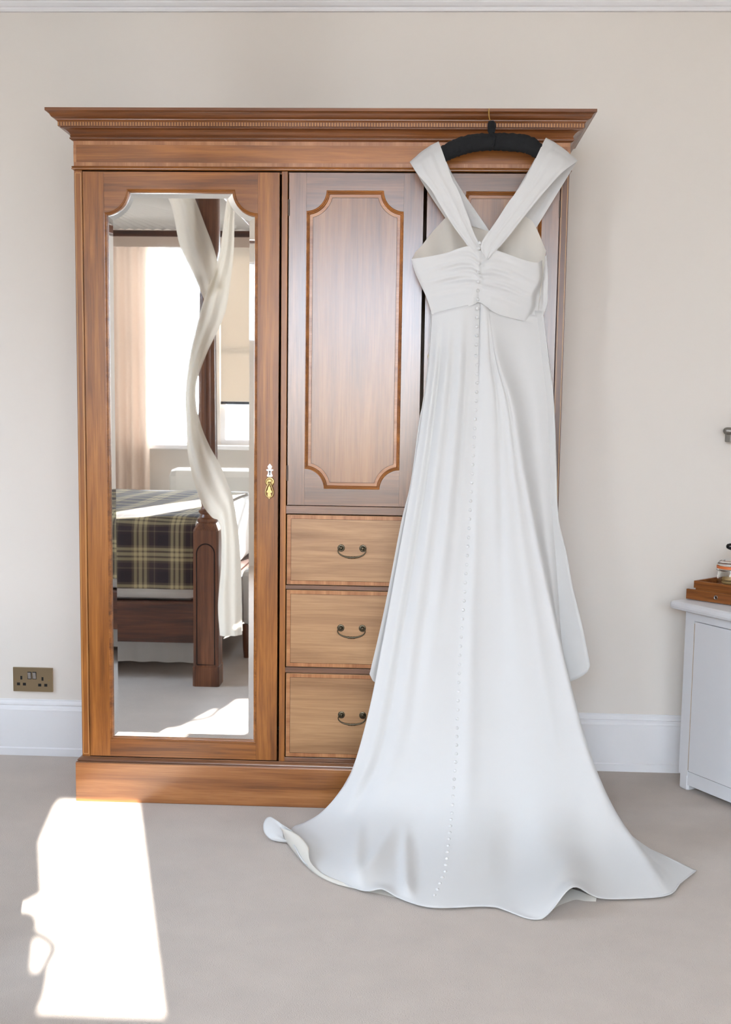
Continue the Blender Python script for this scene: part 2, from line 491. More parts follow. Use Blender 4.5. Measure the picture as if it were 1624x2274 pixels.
# face-frame uprights
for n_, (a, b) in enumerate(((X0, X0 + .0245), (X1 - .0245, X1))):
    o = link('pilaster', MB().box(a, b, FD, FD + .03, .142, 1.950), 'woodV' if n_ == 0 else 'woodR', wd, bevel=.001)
    a2, b2, z0, z1 = a + .0035, b - .0035, .150, 1.943
    link('stringing', frame_ring(a2, b2, z0, z1, .0012, FD - .0004, FD + .001), 'string', o)
link('divider', MB().box(-.4265, -.4085, FD, FD + .03, .142, 1.950), 'woodV', wd, bevel=.001)
# frieze with crossbanding
fz = link('frieze', MB().box(X0, X1, FD, YB, 1.9625, 2.036), 'woodH', wd)
link('crossbanding', MB().box(X0, X1, FD - .0005, FD + .002, 2.0245, 2.0355), 'bandX', fz)
link('crossbanding', MB().box(X0, X1, FD - .0005, FD + .002, 1.9630, 1.9735), 'bandX', fz)
link('crossbanding', MB().box(X0 - .0005, X0 + .008, FD - .0006, FD + .002, 1.974, 2.024), 'bandZ', fz)
link('crossbanding', MB().box(X1 - .008, X1 + .0005, FD - .0006, FD + .002, 1.974, 2.024), 'bandZ', fz)
def sweep3(prof):     # mitred round left, front and right
    return MB().rings([[(X0 - o, YB, z) for o, z in prof], [(X0 - o, FD - o, z) for o, z in prof],
                       [(X1 + o, FD - o, z) for o, z in prof], [(X1 + o, YB, z) for o, z in prof]], closed=False)
mprof = [(0, 1.9625), (.0044, 1.9615), (.0062, 1.9595), (.0044, 1.9575), (.0040, 1.9570), (.0062, 1.9555), (.0058, 1.953), (.001, 1.951), (-.006, 1.951)]
link('frieze_moulding', sweep3(mprof), 'woodH', wd)
up_ = [(.036, 2.0823), (.038, 2.086), (.041, 2.0875), (.0415, 2.090), (.046, 2.0915), (.051, 2.094), (.054, 2.0985), (.056, 2.1035), (.060, 2.1065), (.0656, 2.1085), (.0656, 2.1168)]
lo_ = [(-.002, 2.0352), (.004, 2.0362), (.0094, 2.040), (.0094, 2.0432), (.0065, 2.0445), (.0085, 2.048), (.006, 2.0507), (.008, 2.0545), (.012, 2.0595), (.018, 2.0638), (.025, 2.0662), (.030, 2.0668), (.030, 2.0695), (.0364, 2.0705), (.0364, 2.0715)]
co = link('cornice', sweep3(up_).add([(X0 - .0656, YB, 2.1168), (X0 - .0656, FD - .0656, 2.1168), (X1 + .0656, FD - .0656, 2.1168), (X1 + .0656, YB, 2.1168)], [(0, 1, 2, 3)]), 'woodHd', wd)
link('cornice_cove', sweep3(lo_), 'woodHd', co)
link('dentil_band', sweep3([(.0350, 2.0715), (.0362, 2.0716), (.0362, 2.0822), (.035, 2.0823)]), 'dentil', co)
mb = MB(); mb.box(X0 + .001, X1 - .001, FD + .001, YB, 2.036, 2.115)
link('cornice_core', mb, 'woodHd', co)
# plinth
pl = link('plinth', MB().box(X0 - .017, X1 + .017, FD - .02, YB, 0.0, .1265), 'woodP', wd, bevel=.002)
link('plinth_moulding', sweep3([(.0165, .1265), (.0155, .1285), (.011, .1300), (.0105, .1312), (.0130, .1322), (.0125, .1345), (.008, .1380), (.003, .1400), (.002, .1418), (-.02, .1418)]), 'woodHr', wd, smooth=False)

def door_frame(name, x0, x1, z0, z1, px0, px1, pz0, pz1, r, corners, mv, mh):
    """stiles as the door's own mesh, rails and panel moulding as its pieces"""
    y0, y1 = FD, FD + .022
    d = link(name, MB().box(px0, px1, y1 - .004, y1, z0 + .002, z1 - .002), mv, wd)
    link('stile', MB().box(x0, px0, y0, y1, z0, z1), mv, d)
    link('stile', MB().box(px1, x1, y0, y1, z0, z1), mv, d)
    e = .0003
    top = [(px0 + e, pz1 - r), (px0 + e, z1), (px1 - e, z1), (px1 - e, pz1 - r)]
    arc = []
    for i in range(11):
        a = PI / 2 * i / 10
        arc.append((px1 - r * math.cos(a), pz1 - r * math.sin(a)))
    arc = arc[::-1]
    arc2 = [(px0 + r * math.cos(PI / 2 * i / 10), pz1 - r * math.sin(PI / 2 * i / 10)) for i in range(11)]
    poly = [(px0 + e, z1)] + [(px0 + e, pz1 - r)] + arc2[::-1][1:] + arc[::-1][:-1] + [(px1 - e, pz1 - r), (px1 - e, z1)]
    link('rail', MB().prism(poly, y0 + .0003, y1 - .005), mh, d)
    if corners[0]:
        arcb = [(px0 + r * math.cos(PI / 2 * i / 10), pz0 + r * math.sin(PI / 2 * i / 10)) for i in range(11)]      # from bottom right of corner up
        arcb2 = [(px1 - r * math.cos(PI / 2 * i / 10), pz0 + r * math.sin(PI / 2 * i / 10)) for i in range(11)]
        poly = [(px0 + e, z0), (px1 - e, z0), (px1 - e, pz0 + r)] + arcb2[::-1][1:] + arcb[:-1] + [(px0 + e, pz0 + r)]
        link('rail', MB().prism(poly, y0 + .0003, y1 - .005), mh, d)
    else:
        link('rail', MB().box(px0 + e, px1 - e, y0 + .0003, y1 - .005, z0, pz0), mh, d)
    return d
# mirror door
dx0, dx1, dz0, dz1 = -1.0275, -.4335, .1445, 1.9465
qx0, qx1, qz0, qz1, qr = -.964, -.4985, .197, 1.896, .0685
cor = (0, 0, 1, 1)
md = door_frame('mirror_door', dx0, dx1, dz0, dz1, qx0, qx1, qz0, qz1, qr, cor, 'woodV', 'woodH')
fn = lambda w: notch(qx0, qx1, qz0, qz1, qr, w, cor)
link('moulding', moulding(fn, [(0, FD + .004), (0, FD - .001), (.002, FD - .0022), (.0045, FD - .001), (.0055, FD + .002), (.0085, FD + .003), (.0095, FD + .0065), (.0095, FD + .012)]), 'woodH', md)
g0, g1 = .0085, .0255
mb = MB()
mb.rings([[(x, FD + .0090, z) for x, z in fn(g0)], [(x, YM, z) for x, z in fn(g1)]])
n_ = len(fn(g1)); mb.add([(x, YM, z) for x, z in fn(g1)], [tuple(range(n_))])
link('mirror', mb, 'mir', md)
def lockset(door, cx, cz, mat_e):
    k = .00138
    half = [(0, 19.5), (-2.6, 16.5), (-5.2, 13), (-4, 9.5), (-2.6, 7), (-4.5, 7.2), (-7.6, 6.6), (-7.9, 4.8), (-6.5, 3.4), (-4.2, 3.2), (-4.0, 0), (-4.6, -3.5), (-6.5, -7), (-6.0, -9.2), (-2, -10.2)]
    pts = [(cx + a * k, cz + b * k) for a, b in half] + [(cx - a * k, cz + b * k) for a, b in half[::-1][:-1]]
    link('escutcheon', MB().prism(pts, FD - .0025, FD), mat_e, door)
    kp = [(cx + .0014, cz - .0085)] + [(cx + .0029 * math.cos(t), cz + .002 + .0029 * math.sin(t)) for t in [-PI / 2 + .5 + (2 * PI - 1.0) * q / 14 for q in range(15)]] + [(cx - .0014, cz - .0085)]
    link('keyhole', MB().prism(kp, FD - .0030, FD - .0024), 'black', door)
    bz = cz - .0285
    mb = MB(); mb.lathe([(.0001, -.0042), (.005, -.004), (.0058, -.0032), (.0085, -.0034), (.0095, -.0045), (.0115, -.0048), (.0136, -.004), (.0145, -.002), (.0146, 0)], (cx, FD, bz), axis=1, n=28)
    link('handle_backplate', mb, 'brass', door, smooth=True, auto=40)
    link('handle_pin', MB().tube([(cx - .0048, FD - .0085, bz - .002), (cx + .0048, FD - .0085, bz - .002)], .0026, 8), 'brass', door, smooth=True, auto=40)
    # pear-shaped drop pull
    pp = []
    for i in range(33):
        a = 2 * PI * i / 32
        w = .0043 + .0105 * (0.5 - 0.5 * math.cos(a)) ** 1.3
        z = bz - .004 - .0435 * (0.5 - 0.5 * math.cos(a))
        pp.append((cx + math.sin(a) * (w + .002 * abs(math.sin(a))), FD - .010, z))
    link('drop_pull', MB().tube(pp, .0021, 8, cap=False), 'brass', door, smooth=True)
    leaf = [(0, -.011), (.004, -.018), (.0045, -.024), (.0095, -.031), (.006, -.034), (.0035, -.033), (.006, -.041), (.004, -.0455), (.0022, -.050), (0, -.0535)]
    pts = [(cx + a, bz + b) for a, b in leaf] + [(cx - a, bz + b) for a, b in leaf[::-1][1:-1]]
    link('pull_ornament', MB().prism(pts[::-1], FD - .0112, FD - .0092), 'brass', door)
e_ = PY(599.5, 1049, FD)
lockset(md, e_[0], e_[2], 'ivory')
# panelled doors
def panel_door(x0, x1, px0, px1, hinge_x):
    z0, z1, pz0, pz1, r = .9545, 1.9465, 1.006, 1.8955, .060
    c4 = (1, 1, 1, 1)
    d = door_frame('panel_door', x0, x1, z0, z1, px0, px1, pz0, pz1, r, c4, 'woodVd', 'woodHr')
    f = lambda w: notch(px0, px1, pz0, pz1, r, w, c4)
    link('moulding', moulding(f, [(0, FD + .004), (0, FD - .001), (.002, FD - .0025), (.005, FD - .001), (.006, FD + .003), (.0085, FD + .004), (.010, FD + .008), (.010, FD + .014)]), 'woodH', d)
    n = len(f(.02))
    link('panel', MB().add([(x, FD + .010, z) for x, z in f(.0185)], [tuple(range(n))]), 'panel', d)
    A, B = f(.0098), f(.0190)
    mb = MB(); mb.rings([[(x, FD + .0096, z) for x, z in A], [(x, FD + .0096, z) for x, z in B], [(x, FD + .0104, z) for x, z in B]])
    link('crossbanding', mb, 'bandZ', d)
    mb = MB(); k = len(f(.0190)); I2 = f(.0198)
    mb.rings([[(x, FD + .0094, z) for x, z in B], [(x, FD + .0094, z) for x, z in I2], [(x, FD + .011, z) for x, z in I2]])
    link('stringing', mb, 'dark', d)
    for hz in (1.845, 1.052):
        mb = MB().box(hinge_x - .002, hinge_x + .0035, FD - .0012, FD + .004, hz - .024, hz + .024)
        link('hinge', mb, 'iron', d)
    return d
pd1 = panel_door(-.4045, -.0035, -.3525, -.0615, -.4055)
pd2 = panel_door(.0075, .3985, .0625, .3480, .3995)
e_ = PY(961, 770, FD)
lockset(pd2, e_[0], e_[2], 'brass')
# rails between drawers, drawers
for z0, z1 in ((.9275, .9525), (.6925, .7055), (.4285, .4455), (.1425, .1560)):
    link('drawer_rail', MB().box(-.4085, X1 - .0245, FD, FD + .03, z0, z1), 'woodHr', wd, bevel=.001)
link('divider', MB().box(-.006, .006, FD + .001, FD + .03, .156, .9275), 'woodVd', wd)
rosette_mb = MB().lathe([(.0001, -.0095), (.0028, -.0092), (.0036, -.0075), (.003, -.0055), (.0062, -.0045), (.0072, -.003), (.0085, -.0032), (.0108, -.0022), (.0112, 0)], axis=1, n=22)
path = []
for i in range(41):
    a = (-1 + 2 * i / 40) * 2.05
    path.append((.0425 * math.sin(a), -.0125, -.0075 - .0200 * math.cos(a)))
rad = [.0016 + .0014 * math.exp(-((i - 20) / 9.0) ** 2) + (.0010 if i in (18, 20, 22) else 0) for i in range(41)]
bail_mb = MB().tube(path, rad, 8)
hp = {}
for col, (a, b) in enumerate(((-.4050, -.0075), (.0075, .3985))):
    for r_, (z0, z1, py) in enumerate(((.7075, .9245, 1217.5), (.4475, .6905, 1395), (.1585, .4265, 1588))):
        dr = link('drawer', MB().box(a, b, FD, FD + .03, z0, z1), 'drawer', wd, bevel=.0012)
        t = .0125; y0, y1 = FD - .0004, FD + .001
        link('crossbanding', MB().box(a + t, b - t, y0, y1, z1 - t, z1 - .0012), 'bandX', dr)
        link('crossbanding', MB().box(a + t, b - t, y0, y1, z0 + .0012, z0 + t), 'bandX', dr)
        link('crossbanding', MB().box(a + .0012, a + t, y0, y1, z0 + .0012, z1 - .0012), 'bandZ', dr)
        link('crossbanding', MB().box(b - t, b - .0012, y0, y1, z0 + .0012, z1 - .0012), 'bandZ', dr)
        link('stringing', frame_ring(a + t, b - t, z0 + t, z1 - t, .0008, y0 - .0001, y1), 'dark', dr)
        q = PY(782 - (1 if r_ == 1 else 0), py, FD)
        loc = (q[0] if col == 0 else .203, FD, q[2])
        for kind, dx in (('bail', 0), ('rosette', -.0335), ('rosette', .0335)):
            at = (loc[0] + dx, loc[1], loc[2])
            if kind not in hp:
                hp[kind] = link('bail_handle' if kind == 'bail' else 'handle_rosette', bail_mb if kind == 'bail' else rosette_mb, 'bronze', dr, smooth=True, loc=at, auto=50)
            else:
                dup(hp[kind], at, dr)

# ------------------------------------------------------------------ padded hanger
HY = -0.552
hg = thing('padded_hanger', 'black fabric padded coat hanger hooked over the wardrobe cornice', 'hanger', tuple(PY(1092, 320, HY)))
hc = [(934, 378, .010), (950, 368, .014), (980, 346, .021), (1012, 329, .0245), (1050, 318, .025), (1092, 315, .024), (1135, 316, .025), (1175, 322, .0245), (1208, 345, .0185), (1236, 361, .0125), (1252, 372, .009)]
P_ = spline([list(PY(a, b, HY)) + [c] for a, b, c in hc], 90)
rg = []
for i, p in enumerate(P_):
    tng = P_[min(i + 1, 89)][:3] - P_[max(i - 1, 0)][:3]; tng /= np.linalg.norm(tng)
    nn = np.array([-tng[2], 0, tng[0]])
    r = p[3] * (1 + .03 * math.sin(i * 1.9) + .025 * math.sin(i * 3.3 + 1))
    rg.append([p[:3] + r * (math.cos(2 * PI * k / 20) * nn + .8 * math.sin(2 * PI * k / 20) * np.array([0, 1, 0])) * (1 + .03 * math.sin(k * 3 + i * 1.3)) for k in range(20)])
link('padded_arm', MB().rings(rg, True, True), 'hanger', hg, smooth=True)
hk = [PY(1092, 316, HY), PY(1092, 294, HY - .006), PY(1091, 275, HY - .004), PY(1087, 262, -.545), PY(1086, 250, -.538)]
top = PY(1086.5, 243, -.530)
hk += [top + np.array([0, 0, .001]), top + np.array([0, .012, .0035]), top + np.array([0, .03, .003]), top + np.array([0, .042, .0005])]
link('hook', MB().tube(spline(hk, 40), .0019, 8), 'gold', hg, smooth=True)
rb = [(1092, 300, .006, HY - .014), (1092, 293, .010, HY - .012), (1093, 283, .0115, HY - .010), (1093, 275, .0105, HY - .008), (1091, 269, .006, HY - .006)]
mb = MB()
rr = []
for a, b, r, yy in rb:
    q = PY(a, b, yy)
    rr.append([q + np.array([r * math.cos(2 * PI * k / 14) * (1 + .15 * math.sin(3 * k)), .7 * r * math.sin(2 * PI * k / 14), .002 * math.sin(2.1 * k)]) for k in range(14)])
mb.rings(rr, True, True)
link('ribbon_knot', mb, 'hanger', hg, smooth=True)
link('ribbon_tail', MB().tube(spline([PY(1094, 296, HY - .015), PY(1100, 303, HY - .019), PY(1098, 316, HY - .0215), PY(1094, 327, HY - .0225)], 10), .0035, 8), 'hanger', hg, smooth=True)

# ------------------------------------------------------------------ wedding dress
dr_o = PZ(1050, 1990, 0)
ds = thing('wedding_dress', 'long ivory wedding dress with buttoned back and train, hung from the black hanger', 'dress', (float(dr_o[0]), -0.62, 0.0))
def px3(rows):      # rows of (px, py, y) -> world
    return [[PY(a, b, y) for a, b, y in r] for r in rows]
# straps, one mesh each: knot -> shoulder -> over the hanger -> down to the front
def strap(inner, outer, fin, fout, ys, fys, name='shoulder_strap', fold=.0015):
    rows = []
    for (a, b, y) in zip(inner[::-1], outer[::-1], ys[::-1]):
        rows.append([PY(a[0], a[1], y), PY(b[0], b[1], y)])
    for (a, b, y) in zip(fin, fout, fys):
        rows.append([PY(a[0], a[1], y), PY(b[0], b[1], y)])
    R = spline(np.array(rows), 64)
    kt = (len(inner) - 1) / (len(rows) - 1) * 63
    G = []
    for k, (a, b) in enumerate(R):
        row = []
        for j in range(17):
            s = j / 16
            p = a + (b - a) * s
            bulge = .007 * math.sin(PI * s)
            p = p + np.array([0, (-1 if k < 40 else 1) * (bulge * .5 + fold * math.sin(s * 17 + .6) + fold * .6 * math.sin(s * 31 + k * .05)), .0085 * math.sin(PI * s) * math.exp(-((k - kt) / 7) ** 2)])
            row.append(p)
        G.append(row)
    link(name, MB().grid(G), 'dress', ds, smooth=True)
strap([(977, 320), (990, 357), (1005, 400), (1017, 421), (1036, 470), (1052, 515), (1069, 548)],
      [(913, 364), (930, 389), (957, 421), (972, 446), (1002, 495), (1028, 531), (1052, 564)],
      [(977, 322), (1012, 400), (1088, 514)], [(914, 366), (950, 425), (989, 484)],
      [-.553, -.590, -.594, -.598, -.603, -.608, -.612], [-.520, -.512, -.506])
strap([(1208, 314), (1186, 360), (1160, 409), (1129, 450), (1100, 495), (1068, 543), (1079, 575)],
      [(1279, 361), (1256, 377), (1236, 396), (1206, 430), (1166, 479), (1125, 531), (1084, 577)],
      [(1208, 316), (1150, 420), (1087, 513)], [(1279, 363), (1238, 430), (1192, 505)],
      [-.553, -.590, -.595, -.600, -.606, -.615, -.618], [-.520, -.512, -.506])
# front of the bodice, seen from inside
topc = [(916, 574), (923, 559), (937, 545), (962, 513), (990, 483), (1020, 492), (1055, 503), (1088, 513), (1120, 505), (1150, 490), (1168, 481), (1182, 490), (1192, 507), (1202, 530), (1213, 557)]
xs = [t[0] for t in topc]; zs = [t[1] for t in topc]
G = []
for k in range(26):
    f = k / 25; row = []
    for j in range(81):
        s = j / 80
        x = 916 + (1213 - 916) * s
        t = np.interp(x, xs, zs)
        xb = 968 + (1196 - 968) * s
        yb = 690
        y = -.560 + .062 * math.sin(PI * s) ** .6 - .004 * math.sin(26 * s + 2 * f) * math.sin(PI * s) + .003 * math.sin(41 * s)
        row.append(PY(x + (xb - x) * f, t + (yb - t) * f, y))
    G.append(row)
link('bodice_front', MB().grid(G), 'lining', ds, smooth=True)
# back of the bodice
topb = spline([(914, 575), (951, 570), (993, 561), (1021, 551), (1045, 547), (1066, 556), (1090, 552), (1104, 556), (1135, 567), (1163, 577), (1190, 583), (1203, 579), (1214, 566)], 121)
leftb = spline([(914, 575), (921, 602), (933.5, 631), (948, 662), (959.5, 698)], 61)
rightb = spline([(1214, 566), (1217, 608), (1217, 645), (1216, 672), (1207, 702)], 61)
botb = spline([(959.5, 698), (1005, 691), (1051, 677), (1066, 672), (1099, 694), (1135, 706), (1169, 713), (1190, 706), (1207, 702)], 121)
G = []
foldx = spline([(1204, 560), (1206, 590), (1190, 620), (1187, 668), (1170, 713)], 61)
for k in range(61):
    f = k / 60; row = []
    for j in range(121):
        s = j / 120
        a = topb[j] * (1 - f) + botb[j] * f
        b = leftb[k] * (1 - s) + rightb[k] * s
        cc = (topb[0] * (1 - s) + topb[-1] * s) * (1 - f) + (botb[0] * (1 - s) + botb[-1] * s) * f
        p = a + b - cc
        x = p[0]
        y = -.572 - .043 * math.sin(PI * min(1, s * 1.08)) ** .55
        # gathers fanning from the centre closing
        d = (x - 1064) / 150
        ad = abs(d)
        env = math.sin(PI * min(1, f * 1.02)) ** .7 * math.exp(-((ad - .22) / .42) ** 2)
        ph = (f - .10 * ad * (1 if d > 0 else .4)) * 30 + 2.2 * math.sin(ad * 4)
        y += -.0042 * env * math.sin(ph) - .0022 * env * math.sin(ph * 1.9 + ad * 9)
        y += .004 * math.exp(-((x - 1071) / 4.0) ** 2)               # placket groove
        yj = np.interp(x, [959, 1010, 1050, 1064, 1090, 1130, 1207], [-.587, -.613, -.622, -.616, -.617, -.606, -.562])
        m_ = sstep(.45, 1.0, f)
        y = y * (1 - m_) + yj * m_
        y += .034 * (1 - .75 * m_) * sstep(foldx[k][0] - 9, foldx[k][0] + 5, x)       # side turns back
        row.append(PY(p[0], p[1], y))
    G.append(row)
link('bodice_back', MB().grid(G), 'dress', ds, smooth=True)
# front panel of the skirt, hanging behind
Lf = spline([(957, 690), (950, 817), (938.5, 897), (930.5, 939), (912.6, 1070), (891, 1161), (863.6, 1305), (842.4, 1406), (821, 1497)], 60)
Rf = spline([(1206, 690), (1221, 813), (1230.5, 893), (1236, 1047), (1241, 1151), (1258, 1226), (1273, 1308), (1290, 1376), (1304, 1442), (1311, 1478)], 60)
G = []
for k in range(60):
    f = k / 59; row = []
    for j in range(71):
        s = j / 70
        p = Lf[k] * (1 - s) + Rf[k] * s
        p[1] += (60 * math.sin(PI * s) ** .45) * f ** 5
        if s > .9: p[1] += 0
        e = abs(2 * s - 1)
        y = -.535 - .02 * f - .045 * e ** 3 + .006 * math.sin(s * 22 + 1) * f
        row.append(PY(p[0], p[1], y))
    G.append(row)
link('skirt_front', MB().grid(G), 'dress', ds, smooth=True, solid=.0012)
# back of the skirt with the train: ribs (px, py, depth or None, height when on the floor)
NR = 12
rows = []
def fr(p, q, fs): return [(p[0] + (q[0] - p[0]) * f, p[1] + (q[1] - p[1]) * f) for f in fs]
Lp = [(959.5, 697), (953, 800), (941, 897), (920, 1037), (886, 1230), (851, 1420), (817, 1590), (776, 1725), (727, 1795), (676, 1826), (650, 1838), (637, 1862)]
Dp = [(1064, 672), (1060, 800), (1057, 900), (1049, 1050), (1037, 1250), (1024, 1430), (1017, 1600), (1010, 1720), (1003, 1810), (994, 1885), (984, 1945), (957, 2012)]
Ip = [(1090, 688), (1109, 800), (1139, 900), (1164, 1050), (1203, 1250), (1248, 1450), (1285, 1600), (1322, 1717), (1360, 1803), (1396, 1860), (1440, 1915), (1475, 1989)]
Rp = [(1207, 702), (1222, 813), (1231, 900), (1237, 1050), (1240, 1250), (1250, 1450), (1283, 1600), (1318, 1715), (1355, 1803), (1402, 1864), (1468, 1896), (1546, 1933)]
yL = [-.585, -.585, -.585, -.59, -.60, -.62, -.65, -.66, -.63, None, None, None]
yD = [-.612, -.622, -.626, -.634, -.648, -.672, -.705, -.745, -.785, -.825, None, None]
yI = [-.612, -.622, -.630, -.640, -.655, -.685, -.715, -.745, -.775, -.800, None, None]
yR = [-.560, -.560, -.560, -.560, -.56, -.565, -.57, -.575, -.56, None, None, None]
zf = .010
def P3(px, y, z): return PY(px[0], px[1], y) if y is not None else PZ(px[0], px[1], z)
ctl = []
for k in range(12):
    A = P3(Lp[k], yL[k], zf); D = P3(Dp[k], yD[k], .014 if k == 10 else .008); I = P3(Ip[k], yI[k], .030 if k == 10 else .008); R = P3(Rp[k], yR[k], .008)
    row = [A]
    for q, f in enumerate((.25, .5, .75)):
        p = A + (D - A) * f + np.array([0, -.02 * math.sin(PI * f) * (1 if k < 9 else 0), 0])
        row.append(p)
    row.append(D)
    for f in (.2, .4, .6, .8):
        row.append(D + (I - D) * f + np.array([0, -.012 * math.sin(PI * f) * (1 if k < 9 else 0), 0]))
    row.append(I)
    J = I + (R - I) * .5
    row += [J, R]
    ctl.append(row)
# hem and last rows of the train as seen
hem = [(637, 1862), (680, 1919), (789, 1972), (872, 1990), (957, 2014), (1083, 2012), (1130, 2022), (1203, 2038), (1323, 2001), (1475, 1989), (1512, 1960), (1546, 1933)]
pre = [(650, 1838), (722, 1900), (806, 1935), (890, 1958), (982, 1968), (1080, 1970), (1130, 1974), (1196, 1975), (1310, 1955), (1440, 1922), (1462, 1915), (1468, 1896)]
for j in range(NR):
    ctl[11][j] = PZ(hem[j][0], hem[j][1], .007)
    ctl[10][j] = PZ(pre[j][0], pre[j][1], .016 + (.014 if j == 9 else 0) + (.03 if j == 7 else 0) + (.012 if j in (2, 4) else 0))
pre9 = [(676, 1826), (755, 1862), (830, 1890), (910, 1905), (996, 1902), (1075, 1905), (1140, 1905), (1215, 1908), (1310, 1895), (1398, 1861), (1400, 1866), (1402, 1864)]
for j in range(1, 9):
    if j != 4: ctl[9][j] = PZ(pre9[j][0], pre9[j][1], .030 + (.018 if j in (2, 5, 7) else 0))
ctl[9][4] = PZ(996, 1902, .045)
ctl = np.array([[np.array(p, float) for p in r] for r in ctl])
NV, NU = 150, 166
g1_ = spline(ctl, NV)                                   # along the length
SK = np.transpose(spline(np.transpose(g1_, (1, 0, 2)), NU), (1, 0, 2))   # across
def gs(u, c, w): return np.exp(-((u - c) / w) ** 2)
vv = np.linspace(0, 11, NV)[:, None]; uu = np.linspace(0, 11, NU)[None, :]
dy = np.zeros((NV, NU))
hang = 1 - sstep(7.0, 9.6, vv)
fadein = sstep(0, 1.2, vv)
dy += -.010 * gs(uu, 9.0, .30) * hang * fadein                       # right pleat ridge
dy += .016 * gs(uu, 9.75, .45) * hang * fadein                        # valley beside it
dy += -.006 * gs(uu, 8.2 - .05 * vv, .30) * hang * fadein * (1 - sstep(4, 8, vv))
dy += .007 * gs(uu, 7.4 - .25 * vv, .35) * hang * fadein * (1 - sstep(3, 7, vv))
dy += .012 * gs(uu, 5.2 + .10 * vv, .55 + .06 * vv) * sstep(2.5, 5, vv) * (1 - sstep(8.5, 10.5, vv))   # hollow right of the buttons
dy += -.012 * gs(uu, 4.45, .35) * sstep(2.0, 5, vv) * (1 - sstep(9.5, 11, vv))
dy += .007 * gs(uu, 3.1, .22) * hang * fadein * (1 - sstep(2.6, 5, vv))      # pleats left of the buttons
dy += -.006 * gs(uu, 2.6, .25) * hang * fadein * (1 - sstep(3.5, 6, vv))
dy += -.008 * gs(uu, 0.55, .20) * hang * fadein
dy += .008 * gs(uu, 0.95, .20) * hang * fadein
dy += -.007 * gs(uu, 1.5, .28) * hang * fadein
dy += .006 * gs(uu, 2.0, .28) * hang * fadein * (1 - sstep(4, 7.5, vv))
dy += .004 * gs(uu, 4.28, .10) * (1 - sstep(0.8, 2.0, vv))
dz = np.zeros((NV, NU))
low = sstep(8.0, 9.3, vv)
dz += .030 * gs(uu, 7.55, .40) * sstep(8.6, 10.0, vv)                     # soft fold right of centre
dz += -.010 * gs(uu, 6.7, .5) * low
dz += .027 * gs(uu, 7.60, .28) * sstep(10.2, 11, vv)                   # arched hem
dz += .014 * gs(uu, 2.7, .30) * sstep(10.3, 11, vv)
dz += .020 * gs(uu, 3.0 + .25 * (vv - 9.5), .16) * low * (1 - sstep(10.5, 11, vv))
dz += .016 * gs(uu, 1.5 + .3 * (vv - 9), .2) * low * (1 - sstep(10.3, 11, vv))
dz += .016 * gs(uu, 2.25 - .12 * (vv - 9), .18) * low * (1 - sstep(9.8, 10.8, vv))
dz += .016 * gs(uu, 0.5, .3) * sstep(9.3, 10.4, vv)
dz += .010 * gs(uu, 9.0, .2) * low * (1 - sstep(10.5, 11, vv))
wgt = (sstep(6.3, 7.6, vv) * (1 - sstep(10.2, 10.9, vv)))[:, :, None]
for _ in range(160):                       # ease the bend where the cloth meets the floor
    lap = np.zeros_like(SK)
    lap[1:-1] = (SK[2:] + SK[:-2]) / 2 - SK[1:-1]
    lap[:, 0] *= 0; lap[:, -1] *= 0
    SK = SK + .5 * wgt * lap
SK[:, :, 1] += dy
SK[:, :, 2] += dz
SK[:, :, 2] = np.maximum(SK[:, :, 2], .004)
link('skirt_back', MB().grid(SK), 'dress', ds, smooth=True, solid=.0014)
link('hem', MB().tube(SK[-1][::1], .0022, 6), 'dress', ds, smooth=True)
# turned-up edge of the train at the left, and the underside that shows below the lifted hem
def pzr(l, z): return [PZ(a, b, z) for a, b in l]
o1 = spline(pzr([(635, 1869), (656, 1896), (678, 1921), (709, 1946), (746, 1963), (789, 1974)], .003), 40)
i1 = spline([PZ(622, 1838, .05), PZ(660, 1853, .05), PZ(686, 1882, .04), PZ(682, 1905, .022), PZ(712, 1938, .012), PZ(785, 1969, .008)], 40)
G = []
for k in range(40):
    row = []
    for j in range(9):
        s = j / 8
        p = o1[k] * (1 - s) + i1[k] * s
        p[2] += .012 * math.sin(PI * s) * (1 - k / 39)
        p[1] -= .008 * math.sin(PI * s) * (1 - k / 39)
        row.append(p)
    G.append(row)
link('turned_hem', MB().grid(G), 'lining', ds, smooth=True, solid=.0012)
# curled tip at the far left of the train
to = [(640, 1842), (622, 1829), (607, 1817), (597, 1814), (589, 1821), (585, 1834), (588, 1850), (601, 1864), (618, 1869), (642, 1872)]
ti = [(656, 1856), (644, 1850), (636, 1848), (632, 1849), (630, 1853), (630, 1857), (632, 1861), (636, 1865), (644, 1869), (656, 1876)]
zo_ = [.040, .046, .050, .049, .042, .032, .018, .008, .005, .004]
zi_ = [.026, .028, .028, .026, .023, .019, .015, .011, .007, .005]
eo = spline([PZ(a, b, z) for (a, b), z in zip(to, zo_)], 40); ei = spline([PZ(a, b, z) for (a, b), z in zip(ti, zi_)], 40)
G = []
for k in range(40):
    row = []
    for q in range(13):
        f = q / 12
        p = eo[k] * (1 - f) + ei[k] * f
        p = p + np.array([0, -.006 * math.sin(PI * f), .008 * math.sin(PI * f)])
        row.append(p)
    G.append(row)
link('curled_tip', MB().grid(G), 'dress', ds, smooth=True, solid=.0014)
def under(pts_o, pts_i, zo, zi, name='hem_lining'):
    a = spline(pzr(pts_o, zo), 30); b = spline(pzr(pts_i, zi), 30)
    G = [[a[k] * (1 - j / 6) + b[k] * (j / 6) for j in range(7)] for k in range(30)]
    link(name, MB().grid(G), 'lining', ds, smooth=True)
under([(786, 1973.5), (842, 1985), (892, 1996), (930, 2007)], [(790, 1968), (845, 1966), (900, 1975), (935, 2000)], .0035, .010)
